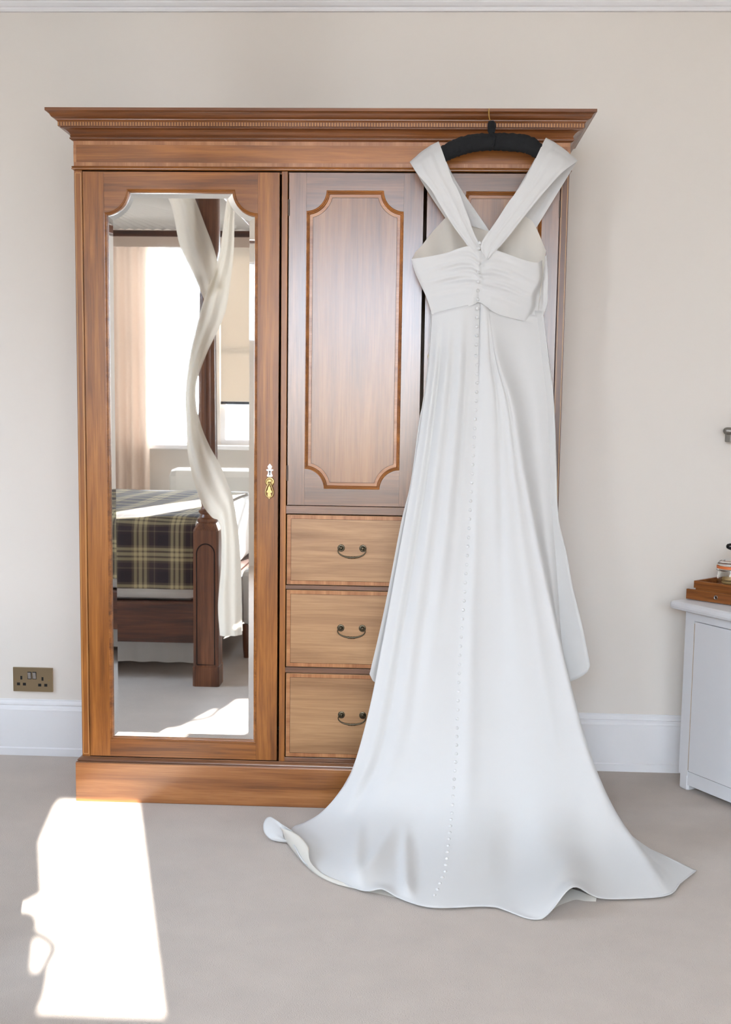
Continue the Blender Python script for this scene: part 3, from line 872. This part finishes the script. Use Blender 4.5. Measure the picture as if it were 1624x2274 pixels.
under([(1222, 2024), (1240, 2012), (1262, 2003), (1280, 1998), (1300, 2001), (1324, 2002)], [(1225, 2000), (1245, 1980), (1266, 1974), (1285, 1978), (1305, 1986), (1325, 1994)], .0035, .012)
# covered buttons down the back
bm_ = MB().lathe([(.0001, -.0048), (.0023, -.0040), (.0042, -.0027), (.0049, -.0010), (.0047, .0)], (0, 0, 0), axis=1, n=14)
bproto = None
def nearest_on_line(px, py):
    """surface point of the skirt that the photo shows at px, py"""
    V = SK.reshape(-1, 3) - cam_pos
    z = V @ fw
    X = CX + FPX * (V @ rt) / z; Y = CY - FPX * (V @ up) / z
    i = int(np.argmin((X - px) ** 2 + (Y - py) ** 2))
    a, b = divmod(i, NU)
    a = min(max(a, 1), NV - 2); b = min(max(b, 1), NU - 2)
    n = np.cross(SK[a, b + 1] - SK[a, b - 1], SK[a + 1, b] - SK[a - 1, b]); n /= np.linalg.norm(n)
    if n @ (cam_pos - SK[a, b]) < 0: n = -n
    d = ray(px, py); t = ((SK[a, b] - cam_pos) @ n) / (d @ n)
    return cam_pos + d * t, n
bl = [(1057, 790), (1060, 810), (1060, 830), (1060, 850), (1059, 869), (1058.5, 887.5), (1057, 908), (1049.7, 1043.6), (1041.5, 1184), (1033, 1308), (1027, 1386), (1022, 1448), (1018.7, 1535), (1016, 1600), (1014, 1673), (1008, 1745), (1004, 1803), (999, 1850), (995.6, 1879), (989, 1936), (980.6, 1953), (970.6, 1979), (957, 2000)]
bl = np.array(bl); seg = np.r_[0, np.cumsum(np.hypot(*np.diff(bl, axis=0).T))]
s_ = 0.0; spots = []
while s_ < seg[-1]:
    spots.append((np.interp(s_, seg, bl[:, 0]), np.interp(s_, seg, bl[:, 1])))
    s_ += 20.2 if spots[-1][1] < 1600 else (19 if spots[-1][1] < 1800 else 14.5)
bplace = [nearest_on_line(a, b) for a, b in spots]
for a, b, y in ((1065.5, 539.5, -.622), (1063.5, 551.5, -.622)):
    bplace.append((PY(a, b, y), np.array([0, -1.0, 0.1])))
for k in range(10):
    bplace.append((PY(1063.5 - .55 * k, 585 + 20 * k, -.6195 if k < 5 else -.626), np.array([0, -1.0, 0.0])))
for p, n in bplace:
    if bproto is None:
        bproto = link('button', bm_, 'button', ds, smooth=True, loc=tuple(p)); o = bproto
    else:
        o = dup(bproto, tuple(p), ds)
    o.rotation_mode = 'QUATERNION'
    o.rotation_quaternion = Vector(n).to_track_quat('-Y', 'Z')

# ------------------------------------------------------------------ wall socket
s0 = PY(27, 1482.5, -.002); s1 = PY(116, 1538, -.002)
sx0, sx1, sz1, sz0 = s0[0], s1[0], s0[2], s1[2]
so = thing('wall_socket', 'brushed bronze double wall socket above the skirting left of the wardrobe', 'socket', ((sx0 + sx1) / 2, WY, (sz0 + sz1) / 2))
yf = WY - .007
link('faceplate', MB().box(sx0, sx1, yf, WY, sz0, sz1), 'plate', so, bevel=.001)
def at_s(u, v): return sx0 + (sx1 - sx0) * u, sz1 - (sz1 - sz0) * v
for u, v in ((.21, .43), (.745, .46)):
    a, b = at_s(u, v); link('socket_hole', MB().box(a - .0035, a + .0035, yf - .0004, yf + .001, b - .0065, b + .0065), 'black', so)
for u, v in ((.135, .69), (.285, .695), (.672, .72), (.825, .72)):
    a, b = at_s(u, v); link('socket_hole', MB().box(a - .0055, a + .0055, yf - .0004, yf + .001, b - .005, b + .005), 'black', so)
for u in (.418, .543):
    a, b = at_s(u, .33)
    sw = link('switch_surround', MB().box(a - .0072, a + .0072, yf - .0006, yf + .001, b - .0135, b + .0135), 'black', so)
    link('switch_rocker', MB().add([(a - .0055, yf - .0006, b - .0115), (a + .0055, yf - .0006, b - .0115), (a + .0055, yf - .0045, b + .0115), (a - .0055, yf - .0045, b + .0115), (a - .0055, yf + .001, b - .0115), (a + .0055, yf + .001, b - .0115), (a + .0055, yf + .001, b + .0115), (a - .0055, yf + .001, b + .0115)],
         [(0, 1, 2, 3), (4, 7, 6, 5), (0, 4, 5, 1), (1, 5, 6, 2), (2, 6, 7, 3), (3, 7, 4, 0)]), 'chrome', sw)
for u in (.065, .905):
    a, b = at_s(u, .52); link('screw', MB().lathe([(.0001, -.0014), (.0022, -.0012), (.0027, 0)], (a, yf, b), axis=1, n=12), 'brass', so)

# ------------------------------------------------------------------ painted cabinet at the right
TH = math.radians(30)
E1 = np.array([math.sin(TH), -math.cos(TH), 0]); E2 = np.array([math.cos(TH), math.sin(TH), 0])
A0 = np.array([.890, -.165, 0.0])      # front left corner on the carpet
cb = bpy.data.objects.new('cabinet', None); C.objects.link(cb)
cb.location = tuple(A0); cb.rotation_euler = (0, 0, math.atan2(E1[1], E1[0])); OFF[cb.name] = (0, 0, 0)
tag(cb, 'low white painted cabinet with brass knobs set at an angle right of the dress', 'cabinet')
CL, CD = 0.80, 0.26                     # local x runs along the front, local y into the cabinet
mb = MB(); mb.box(0.0, CL, .012, CD, .052, .605)
link('body', mb, 'white', cb)
link('frame_stile', MB().box(0, .042, 0, .02, .052, .605), 'white', cb)
link('frame_stile', MB().box(CL - .042, CL, 0, .02, .052, .605), 'white', cb)
link('frame_rail', MB().box(.042, CL - .042, 0, .02, .575, .605), 'white', cb)
link('frame_rail', MB().box(.042, CL - .042, .002, .02, .020, .066), 'white', cb)
for x_ in (.0, CL - .044):
    for y_ in (.001, CD - .045):
        mb = MB(); n = 16
        rg = []
        for z_, gsz in ((.056, 0), (.008, 0), (.002, .002), (0, .005)):
            rg.append([(x_ + .022 + (.022 - gsz) * max(-1, min(1, 1.25 * math.cos(2 * PI * (k + .5) / n))), y_ + .022 + (.022 - gsz) * max(-1, min(1, 1.25 * math.sin(2 * PI * (k + .5) / n))), z_) for k in range(n)])
        mb.rings(rg, True, True); link('foot', mb, 'white', cb, smooth=True, auto=40)
link('worktop', MB().box(-.045, CL + .045, -.035, CD + .01, .6055, .634), 'white', cb, bevel=.011)
DW = (CL - .084) / 2
for k in range(2):
    a = .042 + k * DW
    d = link('door', MB().box(a + .0035, a + DW - .0012, -.001, .018, .0685, .5725), 'white', cb, bevel=.001)
    link('hinge', MB().box((a + .0004) if k == 0 else (a + DW - .001), (a + .0030) if k == 0 else (a + DW + .0012), -.0004, .006, .072, .566), 'hingestrip', d)
    kx = a + DW - .033 if k == 0 else a + .033
    link('knob', MB().lathe([(.0001, -.030), (.007, -.0292), (.0125, -.026), (.0152, -.021), (.0142, -.016), (.009, -.0135), (.005, -.011), (.0045, -.006), (.009, -.004), (.014, -.0025), (.0155, -.0005), (.0155, 0)], (kx, -.001, .440), axis=1, n=28), 'knobbrass' if 'knobbrass' in M else 'brass', d, smooth=True)
def local(px, py, z):
    q = PZ(px, py, z) - A0
    return q @ E1, q @ E2
# ------------------------------------------------------------------ wooden box on the cabinet
def on_cabinet(name, label, cat, lx, ly, z, rot=0.0):
    p = A0 + E1 * lx + E2 * ly
    o = bpy.data.objects.new(name, None); C.objects.link(o)
    o.location = (p[0], p[1], z); o.rotation_euler = (0, 0, math.atan2(E1[1], E1[0]) + rot); OFF[o.name] = (0, 0, 0)
    return tag(o, label, cat)
ZT = .634
bx, by = local(1524, 1331, ZT)
BR = 0.27
B1 = E1 * math.cos(BR) + E2 * math.sin(BR); B2 = E2 * math.cos(BR) - E1 * math.sin(BR)
BO = A0 + E1 * bx + E2 * by + np.array([0, 0, ZT])
def in_box(u, v, z): return BO + B1 * u + B2 * v + np.array([0, 0, z])
def in_cab(w): return (w - A0) @ E1, (w - A0) @ E2
box = on_cabinet('tea_tray_box', 'dark wooden tray box with a pulled-out drawer on the white cabinet', 'box', bx, by, ZT, BR)
bl_, bd = .34, .20
link('box_body', MB().box(.016, bl_ - .016, .03, bd, 0, .038), 'box', box)
link('tray_floor', MB().box(.010, bl_ - .010, .028, bd, .0382, .0400), 'box', box)
def rr_(x0, x1, y0, y1, z): return [(x0, y0, z), (x1, y0, z), (x1, y1, z), (x0, y1, z)]
def rim(x0, x1, y0, y1, z0, z1, t):
    R = [rr_(x0, x1, y0, y1, z0), rr_(x0, x1, y0, y1, z1), rr_(x0 + t, x1 - t, y0 + t, y1 - t, z1), rr_(x0 + t, x1 - t, y0 + t, y1 - t, z0)]
    return MB().rings(R + [R[0]])
link('tray_rim', rim(.010, bl_ - .01, .028, bd, .0402, .062, .008), 'box', box)
def face_with_hole(x0, x1, z0, z1, cx, cz, r, y0, y1, n=24):
    mb = MB(); out = []; inn = []
    ca = [math.atan2(z - cz, x - cx) for x in (x0, x1) for z in (z0, z1)]
    for a in sorted([-PI + 2 * PI * (k + .37) / n for k in range(n)] + ca):
        c_, s_2 = math.cos(a), math.sin(a)
        t = min((x1 - cx) / c_ if c_ > 1e-6 else (x0 - cx) / c_ if c_ < -1e-6 else 9, (z1 - cz) / s_2 if s_2 > 1e-6 else (z0 - cz) / s_2 if s_2 < -1e-6 else 9)
        out.append((cx + c_ * t, cz + s_2 * t)); inn.append((cx + c_ * r, cz + s_2 * r))
    mb.rings([[(a, y1, b) for a, b in out], [(a, y0, b) for a, b in out], [(a, y0, b) for a, b in inn], [(a, y1, b) for a, b in inn]])
    return mb
mb = face_with_hole(0, bl_, .003, .036, .110, .020, .0062, 0, .010)
d = link('drawer', mb, 'box', box)
link('finger_hole_ring', MB().lathe([(.0064, 0.0), (.0070, -.0006), (.0052, -.0006), (.0052, .009)], (.110, 0, .020), axis=1, n=24, cap=False), 'chrome', d, smooth=True)
link('drawer_tray', MB().box(.006, .0155, .0102, .16, .004, .030), 'box', d)
# paper sachets poking from the drawer are too thin to see; the jar stands in the tray
JC = in_box(.104, .098, .0402)
jx, jy = in_cab(JC); jz = ZT + .0402
jar = on_cabinet('clip_top_jar', 'small clip-top glass jar with an orange seal standing in the wooden tray', 'jar', jx, jy, jz)
R_ = .044
JS = 1.30
class JarMesh(MB):
    def stretched(s):
        s.v = [(x, y, z * JS) for x, y, z in s.v]; return s
mb = JarMesh().lathe([(.001, 0.0), (R_ - .004, 0), (R_, .005), (R_, .040), (R_ - .002, .045), (R_ + .001, .049), (R_ + .001, .052), (R_ - .004, .052), (R_ - .006, .044), (R_ - .0035, .039), (R_ - .0035, .007), (R_ - .007, .004), (.001, .004)], n=40, cap=False)
link('glass_body', mb.stretched(), 'glass', jar, smooth=True, auto=50)
link('glass_lid', JarMesh().lathe([(.001, .0590), (R_ - .003, .0590), (R_ + .0005, .0600), (R_ + .0005, .0645), (R_ - .004, .0675), (R_ - .012, .0690), (.001, .0690)], n=40, cap=False).stretched(), 'glass', jar, smooth=True, auto=50)
link('rubber_seal', JarMesh().lathe([(R_ - .006, .0523), (R_ + .0025, .0523), (R_ + .0025, .0587), (R_ - .006, .0587)], n=40, cap=False).stretched(), 'orange', jar, smooth=True, auto=40)
mb = JarMesh(); ring = [((R_ + .0022) * math.cos(2 * PI * k / 40), (R_ + .0022) * math.sin(2 * PI * k / 40), .0475) for k in range(41)]
mb.tube(ring, .0011, 6, cap=False)
link('wire_band', mb.stretched(), 'chrome', jar, smooth=True)
ang = PI + .45 - .5
cxv = np.array([math.cos(ang), math.sin(ang), 0])
cs = np.array([-math.sin(ang), math.cos(ang), 0])
for s in (-1, 1):
    link('clip_wire', JarMesh().tube(spline([cxv * (R_ + .002) + cs * .008 * s + np.array([0, 0, .047]), cxv * (R_ + .010) + cs * .008 * s + np.array([0, 0, .052]), cxv * (R_ + .006) + cs * .007 * s + np.array([0, 0, .0655]), cxv * (R_ - .006) + cs * .007 * s + np.array([0, 0, .070])], 14), .001, 6).stretched(), 'chrome', jar, smooth=True)
link('clip_lever', JarMesh().tube(spline([cxv * (R_ + .004) + cs * .008 + np.array([0, 0, .062]), cxv * (R_ + .015) + cs * .006 + np.array([0, 0, .060]), cxv * (R_ + .018) + np.array([0, 0, .052]), cxv * (R_ + .015) - cs * .006 + np.array([0, 0, .060]), cxv * (R_ + .004) - cs * .008 + np.array([0, 0, .062])], 24), .0011, 6).stretched(), 'chrome', jar, smooth=True)
for k in range(3):
    o = link('biscuit', MB().lathe([(.001, 0), (.026, 0), (.030, .002), (.0305, .006), (.028, .0095), (.020, .011), (.001, .0115)], n=28), 'biscuit', smooth=True, auto=50)
    p = A0 + E1 * (jx + (.002, -.001, .004)[k]) + E2 * (jy + (.001, .002, -.001)[k])
    o.location = (p[0], p[1], jz + .0044 + k * .0120)
    tag(o, ('lowest', 'middle', 'topmost')[k] + ' of the pale biscuits stacked inside the clip-top glass jar', 'biscuit', 'biscuits in the glass jar')
# kettle mostly out of the frame: only its black spout shows
KC = in_box(.258, .105, .0402)
kx, ky = in_cab(KC)
kt = on_cabinet('kettle', 'steel kettle with a black spout standing in the tray beside the jar', 'kettle', kx, ky, ZT + .0402)
link('kettle_body', MB().lathe([(.001, 0), (.060, 0), (.062, .006), (.058, .05), (.048, .110), (.044, .124), (.03, .132), (.001, .134)], n=36), 'chrome', kt, smooth=True, auto=40)
# spout aims at the spot the photo shows
kw = KC
sp_w = PY(1615, 1210, float(kw[1]))
rel = sp_w - kw
tipl = np.array([rel @ E1, rel @ E2, rel[2]])
dirl = np.array([tipl[0], tipl[1], 0]); dirl /= np.linalg.norm(dirl)
pth = [dirl * .044 + np.array([0, 0, tipl[2] - .030]), dirl * .052 + np.array([0, 0, tipl[2] - .018]), tipl * np.array([.9, .9, 1]) + np.array([0, 0, -.006]), tipl]
link('spout', MB().tube(spline(pth, 12), [.018, .0175, .017, .016, .015, .014, .013, .0118, .0105, .009, .007, .0045], 12), 'black', kt, smooth=True)
link('lid', MB().lathe([(.001, .152), (.008, .151), (.010, .146), (.006, .141), (.012, .139), (.032, .1335), (.032, .131), (.001, .131)], n=24), 'black', kt, smooth=True, auto=40)
# grey metal rail on the wall at the right edge
g0_ = PY(1607, 957, -.045); g1_p = PY(1690, 954, -.045)
rl = thing('wall_rail', 'grey metal rail end on a bracket at the right edge of the wall', 'rail', (float(g0_[0]), WY, float(g0_[2])))
link('rail_bar', MB().tube([g0_ + np.array([0, 0, 0]), g0_ + np.array([.0025, 0, 0]), g0_ + np.array([.007, 0, 0]), g0_ + np.array([.012, 0, 0]), np.array([g1_p[0], -.045, g0_[2]])], [.004, .0085, .0115, .0125, .0125], 16), 'greym', rl, smooth=True, auto=50)
bxx = PY(1620, 973, -.045)
link('rail_bracket', MB().box(bxx[0], bxx[0] + .03, -.055, WY, bxx[2] - .014, bxx[2] + .013), 'greym', rl, bevel=.002)

# ------------------------------------------------------------------ the part of the room the mirror shows
# four-poster bed
BX1, BY1, BX0, BY0 = -.94, -2.06, -2.98, -4.10
bed = thing('four_poster_bed', 'dark wooden four-poster bed reflected in the wardrobe mirror', 'bed', (BX1, BY1, 0))
def post(x, y):
    mb = MB(); h = .060
    zs_ = [(0, h), (.09, h), (.092, h - .003), (.70, h - .003), (.705, h - .004), (.735, h - .018)]
    rg = []
    for z, hh in zs_:
        c = hh * .16 if z < .73 else hh * .3
        rg.append([(x + a * hh - sx_ * a * 0, y + b * hh, z) for a, b, sx_ in ()] or
                  [(x - hh + c, y - hh, z), (x + hh - c, y - hh, z), (x + hh, y - hh + c, z), (x + hh, y + hh - c, z), (x + hh - c, y + hh, z), (x - hh + c, y + hh, z), (x - hh, y + hh - c, z), (x - hh, y - hh + c, z)])
    mb.rings(rg, True, True)
    o = link('post', mb, 'bedwood', bed)
    prof_ = [(.042, .735), (.046, .742), (.046, .752), (.034, .760), (.030, .772), (.040, .780), (.041, .790), (.030, .797), (.027, .81), (.034, .85), (.043, .92), (.045, .99), (.042, 1.2), (.039, 1.5), (.036, 1.72), (.034, 1.76), (.040, 1.775), (.046, 1.79), (.040, 1.805), (.034, 1.82), (.040, 1.86), (.054, 1.92), (.056, 2.0), (.056, 2.30)]
    mb = MB(); n = 24; rg = []
    for r, z in prof_:
        fl = .06 if .9 < z < 1.74 else 0
        rg.append([(x + r * (1 - fl * (k % 2)) * math.cos(2 * PI * k / n), y + r * (1 - fl * (k % 2)) * math.sin(2 * PI * k / n), z) for k in range(n)])
    mb.rings(rg, True, True)
    link('turned_shaft', mb, 'bedwood', o, smooth=True, auto=35)
    # carved arch outline on the mirror-facing side
    ap = [(x - .040, y + .0575, .10), (x - .040, y + .0575, .60)] + [(x + .040 * math.cos(PI - PI * k / 12), y + .0575, .60 + .045 * math.sin(PI * k / 12)) for k in range(1, 12)] + [(x + .040, y + .0575, .60), (x + .040, y + .0575, .10), (x - .040, y + .0575, .10)]
    link('carved_line', MB().tube(ap, .0028, 6), 'dark', o)
for x_, y_ in ((BX1, BY1), (BX1, BY0), (BX0, BY1), (BX0, BY0)): post(x_, y_)
for y_ in (BY1 - .045, BY0 + .0):
    link('side_rail', MB().box(BX0 + .061, BX1 - .061, y_ - .02, y_ + .02, .180, .365), 'bedwoodX', bed, bevel=.004)
for x_ in (BX1, BX0):
    link('side_rail', MB().box(x_ - .02, x_ + .02, BY0 + .061, BY1 - .061, .180, .365), 'bedwood', bed, bevel=.004)
for y_ in (BY1, BY0):
    link('canopy_rail', MB().box(BX0 + .057, BX1 - .057, y_ - .03, y_ + .03, 2.256, 2.295), 'bedwoodX', bed, bevel=.004)
for x_ in (BX1, BX0):
    link('canopy_rail', MB().box(x_ - .03, x_ + .03, BY0 + .057, BY1 - .057, 2.245, 2.295), 'bedwood', bed, bevel=.004)
link('canopy_valance', MB().box(BX0 + .06, BX1 - .06, BY0 + .031, BY0 + .037, 2.195, 2.2555), 'curtain', bed)
# pleated ceiling of the canopy rising to the middle
cxm, cym = (BX0 + BX1) / 2, (BY0 + BY1) / 2
G = []; na = 240
for rr_ in (1.0, .8, .6, .4, .2, .03):
    row = []
    for k in range(na):
        a = 2 * PI * k / na
        c_, s_2 = math.cos(a), math.sin(a)
        t = 1 / max(abs(c_), abs(s_2))
        row.append((cxm + .985 * c_ * t * rr_ * (BX1 - BX0) / 2, cym + .985 * s_2 * t * rr_ * (BY1 - BY0) / 2, 2.297 + .09 * (1 - rr_) + .008 * (k % 2) * rr_))
    G.append(row)
link('canopy_lining', MB().rings(G), 'sheet', bed)
# deck valance under the rail
mb = MB(); n = 90; top_, bot = [], []
xs_ = np.linspace(BX0 + .08, BX1 - .075, n)
top_ = [(x, -2.295 + .004 * math.sin(i * 1.1), .20) for i, x in enumerate(xs_)]; bot = [(x, -2.290 + .010 * math.sin(i * 1.1), .045) for i, x in enumerate(xs_)]
link('valance', MB().grid([top_, bot]), 'sheet', bed, smooth=True)
link('deck', MB().box(BX0 + .03, BX1 - .03, BY0 + .03, BY1 - .07, .33, .364), 'bedwoodX', bed)
# mattress, linen and throw
mt = link('mattress', MB().box(BX0 + .05, BX1 - .062, BY0 + .06, BY1 - .065, .3655, .735), 'sheet', bevel=.04)
tag(mt, 'thick white mattress showing as a pale strip under the tartan throw in the mirror', 'mattress')
ny, nx = 40, 60
pf = [(-3.9, .742), (-3.2, .750), (-2.6, .752), (-2.22, .750), (-2.135, .738), (-2.103, .705), (-2.096, .62), (-2.094, .52), (-2.090, .425)]
pr = spline([(0, a, b) for a, b in pf], 60)
G = []; UV = []
arc_ = np.r_[0, np.cumsum(np.linalg.norm(np.diff(pr, axis=0), axis=1))]
for k in range(60):
    row = []
    for j in range(60):
        x = BX0 + .075 + (BX1 - .064 - BX0 - .075) * j / 59
        p = np.array([x, pr[k][1], pr[k][2]])
        h_w = sstep(2.0, 3.4, np.float64(arc_[k])) if False else (1.0 if p[2] < .70 else .3)
        p[1] += .004 * math.sin(x * 24 + k * .05) * h_w
        p[2] += (.004 * math.sin(x * 13 + k * .4) if p[2] > .7 else 0)
        row.append(p); UV.append((x, arc_[k]))
    G.append(row)
th = link('tartan_throw', MB().grid(G), 'tartan', smooth=True)
tag(th, 'brown and cream tartan wool throw draped over the bed in the mirror', 'blanket')
uvl = th.data.uv_layers.new(name='UVMap')
for lp in th.data.loops: uvl.data[lp.index].uv = UV[lp.vertex_index]
# muslin drape wound round the near post
def ribbon(edge_a, edge_b, ys, n=70, m=17, amp=.006, ph=0):
    a = spline([MY(p[0], p[1], y) for p, y in zip(edge_a, ys)], n); b = spline([MY(p[0], p[1], y) for p, y in zip(edge_b, ys)], n)
    G = []
    for k in range(n):
        row = []
        for j in range(m):
            s = j / (m - 1)
            p = a[k] * (1 - s) + b[k] * s
            p[1] += .018 * math.sin(PI * s) + amp * math.sin(s * 13 + ph + k * .03)
            row.append(p)
        G.append(row)
    return MB().grid(G)
dp = thing('bed_drape', 'cream muslin drape twisted round the bed post reflected in the mirror', 'drape', (BX1, BY1, .4))
link('swag', ribbon([(330, 380), (378, 450), (400, 545), (430, 610), (455, 668)], [(405, 380), (433, 440), (456, 500), (478, 560), (497, 640)], [-2.015, -2.00, -1.99, -1.985, -1.98]), 'drape', dp, smooth=True)
link('twist', ribbon([(512, 400), (501, 462), (486, 570), (460, 646), (441, 708), (423, 785), (412.5, 862), (413, 924), (417, 1000), (430, 1065), (449, 1119), (470, 1148), (489, 1165), (491, 1250), (484, 1344), (488, 1412)],
                   [(532, 400), (522, 462), (520, 554), (513, 622), (499, 699), (460, 785), (438.5, 846), (437, 899), (448, 948), (466, 991), (488, 1031), (506, 1075), (518, 1110), (530, 1190), (536, 1290), (537, 1410)],
                   [-2.0, -1.985, -1.97, -1.965, -1.965, -1.97, -1.975, -1.975, -1.975, -1.97, -1.97, -1.975, -1.98, -1.985, -1.985, -1.985], n=150, m=25), 'drape', dp, smooth=True)
# upholstered bench by the bed foot
bn = thing('upholstered_bench', 'white upholstered bench with dark legs behind the bed post in the mirror', 'bench', (-.71, -3.1, 0))
link('bench_seat', MB().box(-.872, -.555, -3.75, -2.62, .165, .445), 'uph', bn, bevel=.03)
for x_, y_ in ((-.85, -2.645), (-.578, -2.645), (-.85, -3.72), (-.578, -3.72)):
    link('leg', MB().lathe([(.001, 0), (.014, 0), (.018, .05), (.020, .12), (.022, .170)], (x_, y_, 0), n=14), 'bedwood', bn, smooth=True, auto=40)
# armchair in front of the windows
ac = thing('armchair', 'pale rounded armchair by the windows reflected in the mirror', 'armchair', (-1.45, -5.2, 0))
link('seat', MB().box(-1.76, -1.12, -5.35, -4.90, .16, .46), 'uph', ac, bevel=.04)
link('backrest', MB().box(-1.82, -1.06, -5.50, -5.34, .16, .80), 'uph', ac, bevel=.06)
for a, b in ((-1.86, -1.74), (-1.14, -1.02)):
    link('armrest', MB().box(a, b, -5.42, -4.92, .16, .62), 'uph', ac, bevel=.05)
for x_, y_ in ((-1.80, -4.97), (-1.08, -4.97), (-1.80, -5.43), (-1.08, -5.43)):
    link('leg', MB().lathe([(.001, 0), (.014, 0), (.020, .165)], (x_, y_, 0), n=12), 'bedwood', ac, smooth=True, auto=40)
# curtains, voiles and blind at the windows
def hanging(name, x0, x1, y, z0, z1, mat, period, amp, label, cat, group=None, flare=0.0):
    n = int((x1 - x0) / period * 12)
    xs_ = np.linspace(x0, x1, n)
    G = []
    for z in np.linspace(z1, z0, 12):
        f = (z1 - z) / (z1 - z0)
        G.append([(x, y + amp * (.7 + .5 * f) * math.sin(2 * PI * (x - x0) / period + .5 * math.sin(9 * x)), z) for x in xs_])
    o = link(name, MB().grid(G), mat, smooth=True)
    return tag(o, label, cat, group)
cr = link('curtain_pole', MB().tube([(-3.0, YW + .16, 2.475), (1.9, YW + .16, 2.475)], .016, 12), 'bedwoodX', smooth=True)
tag(cr, 'dark curtain pole across the top of the windows opposite the wardrobe', 'pole')
for x_ in (-2.9, -1.57, .745, 1.85): link('pole_bracket', MB().box(x_ - .01, x_ + .01, YW, YW + .15, 2.46, 2.49), 'bedwoodX', cr)
hanging('curtain', -2.75, -2.065, YW + .16, .02, 2.462, 'curtain', .105, .028, 'peach pleated curtain reflected at the left of the wardrobe mirror', 'curtain')
for a, b, lb in ((-2.33, -1.62, 'white voile across the window beside the peach curtain'), (-.96, -.42, 'added white voile holding back the sun at the wide window behind the camera'), (-.16, .24, 'added white voile strip narrowing the sun beam at the wide window behind the camera'), (.80, 1.76, 'white voile across the window farthest right behind the camera')):  # second and third are unseen, added to hold back the sun
    hanging('voile', a, b, YW - .018, .962, 2.448, 'voile', .07, .008, lb, 'voile')
bd_ = link('roman_blind', MB().box(-1.54, -1.03, YW + .012, YW + .022, 1.285, 2.45), 'blind')
tag(bd_, 'cream roman blind with a dark braid hem half lowered in the mirror', 'blind')
link('braid', MB().box(-1.54, -1.03, YW + .010, YW + .024, 1.262, 1.2845), 'navy', bd_)

# added curtain outline shaping the sun patch, at the invented narrow window
E_ = [(.30, 2.352), (.470, 2.352), (.452, 2.340), (.426, 2.296), (.402, 2.214), (.390, 2.168), (.401, 2.087), (.411, 2.02), (.394, 2.011), (.377, 1.999), (.350, 1.990), (.332, 1.976), (.380, 1.975),
      (.399, 1.967), (.408, 1.948), (.404, 1.926), (.401, 1.90), (.403, 1.845), (.440, 1.852), (.442, 1.837), (.437, 1.80), (.424, 1.772), (.417, 1.735), (.30, 1.735)]
sh = lambda q: (q[0] - .0224, q[1] - .033)
tc_ = link('added_sun_curtain', MB().prism([sh(q) for q in E_][::-1], YW + .018, YW + .024), 'curtain')
tag(tc_, 'added cream curtain shaping the sun patch at the narrow window behind the camera', 'curtain')
lp_ = [(.398, 1.926), (.423, 1.917), (.440, 1.907), (.451, 1.894), (.443, 1.876), (.435, 1.862), (.432, 1.848)]
link('added_sun_loop', MB().tube(spline([(sh(q)[0], YW + .021, sh(q)[1]) for q in lp_], 30), .0095, 8), 'curtain', tc_, smooth=True)  # added loop, its shadow edges the sun patch
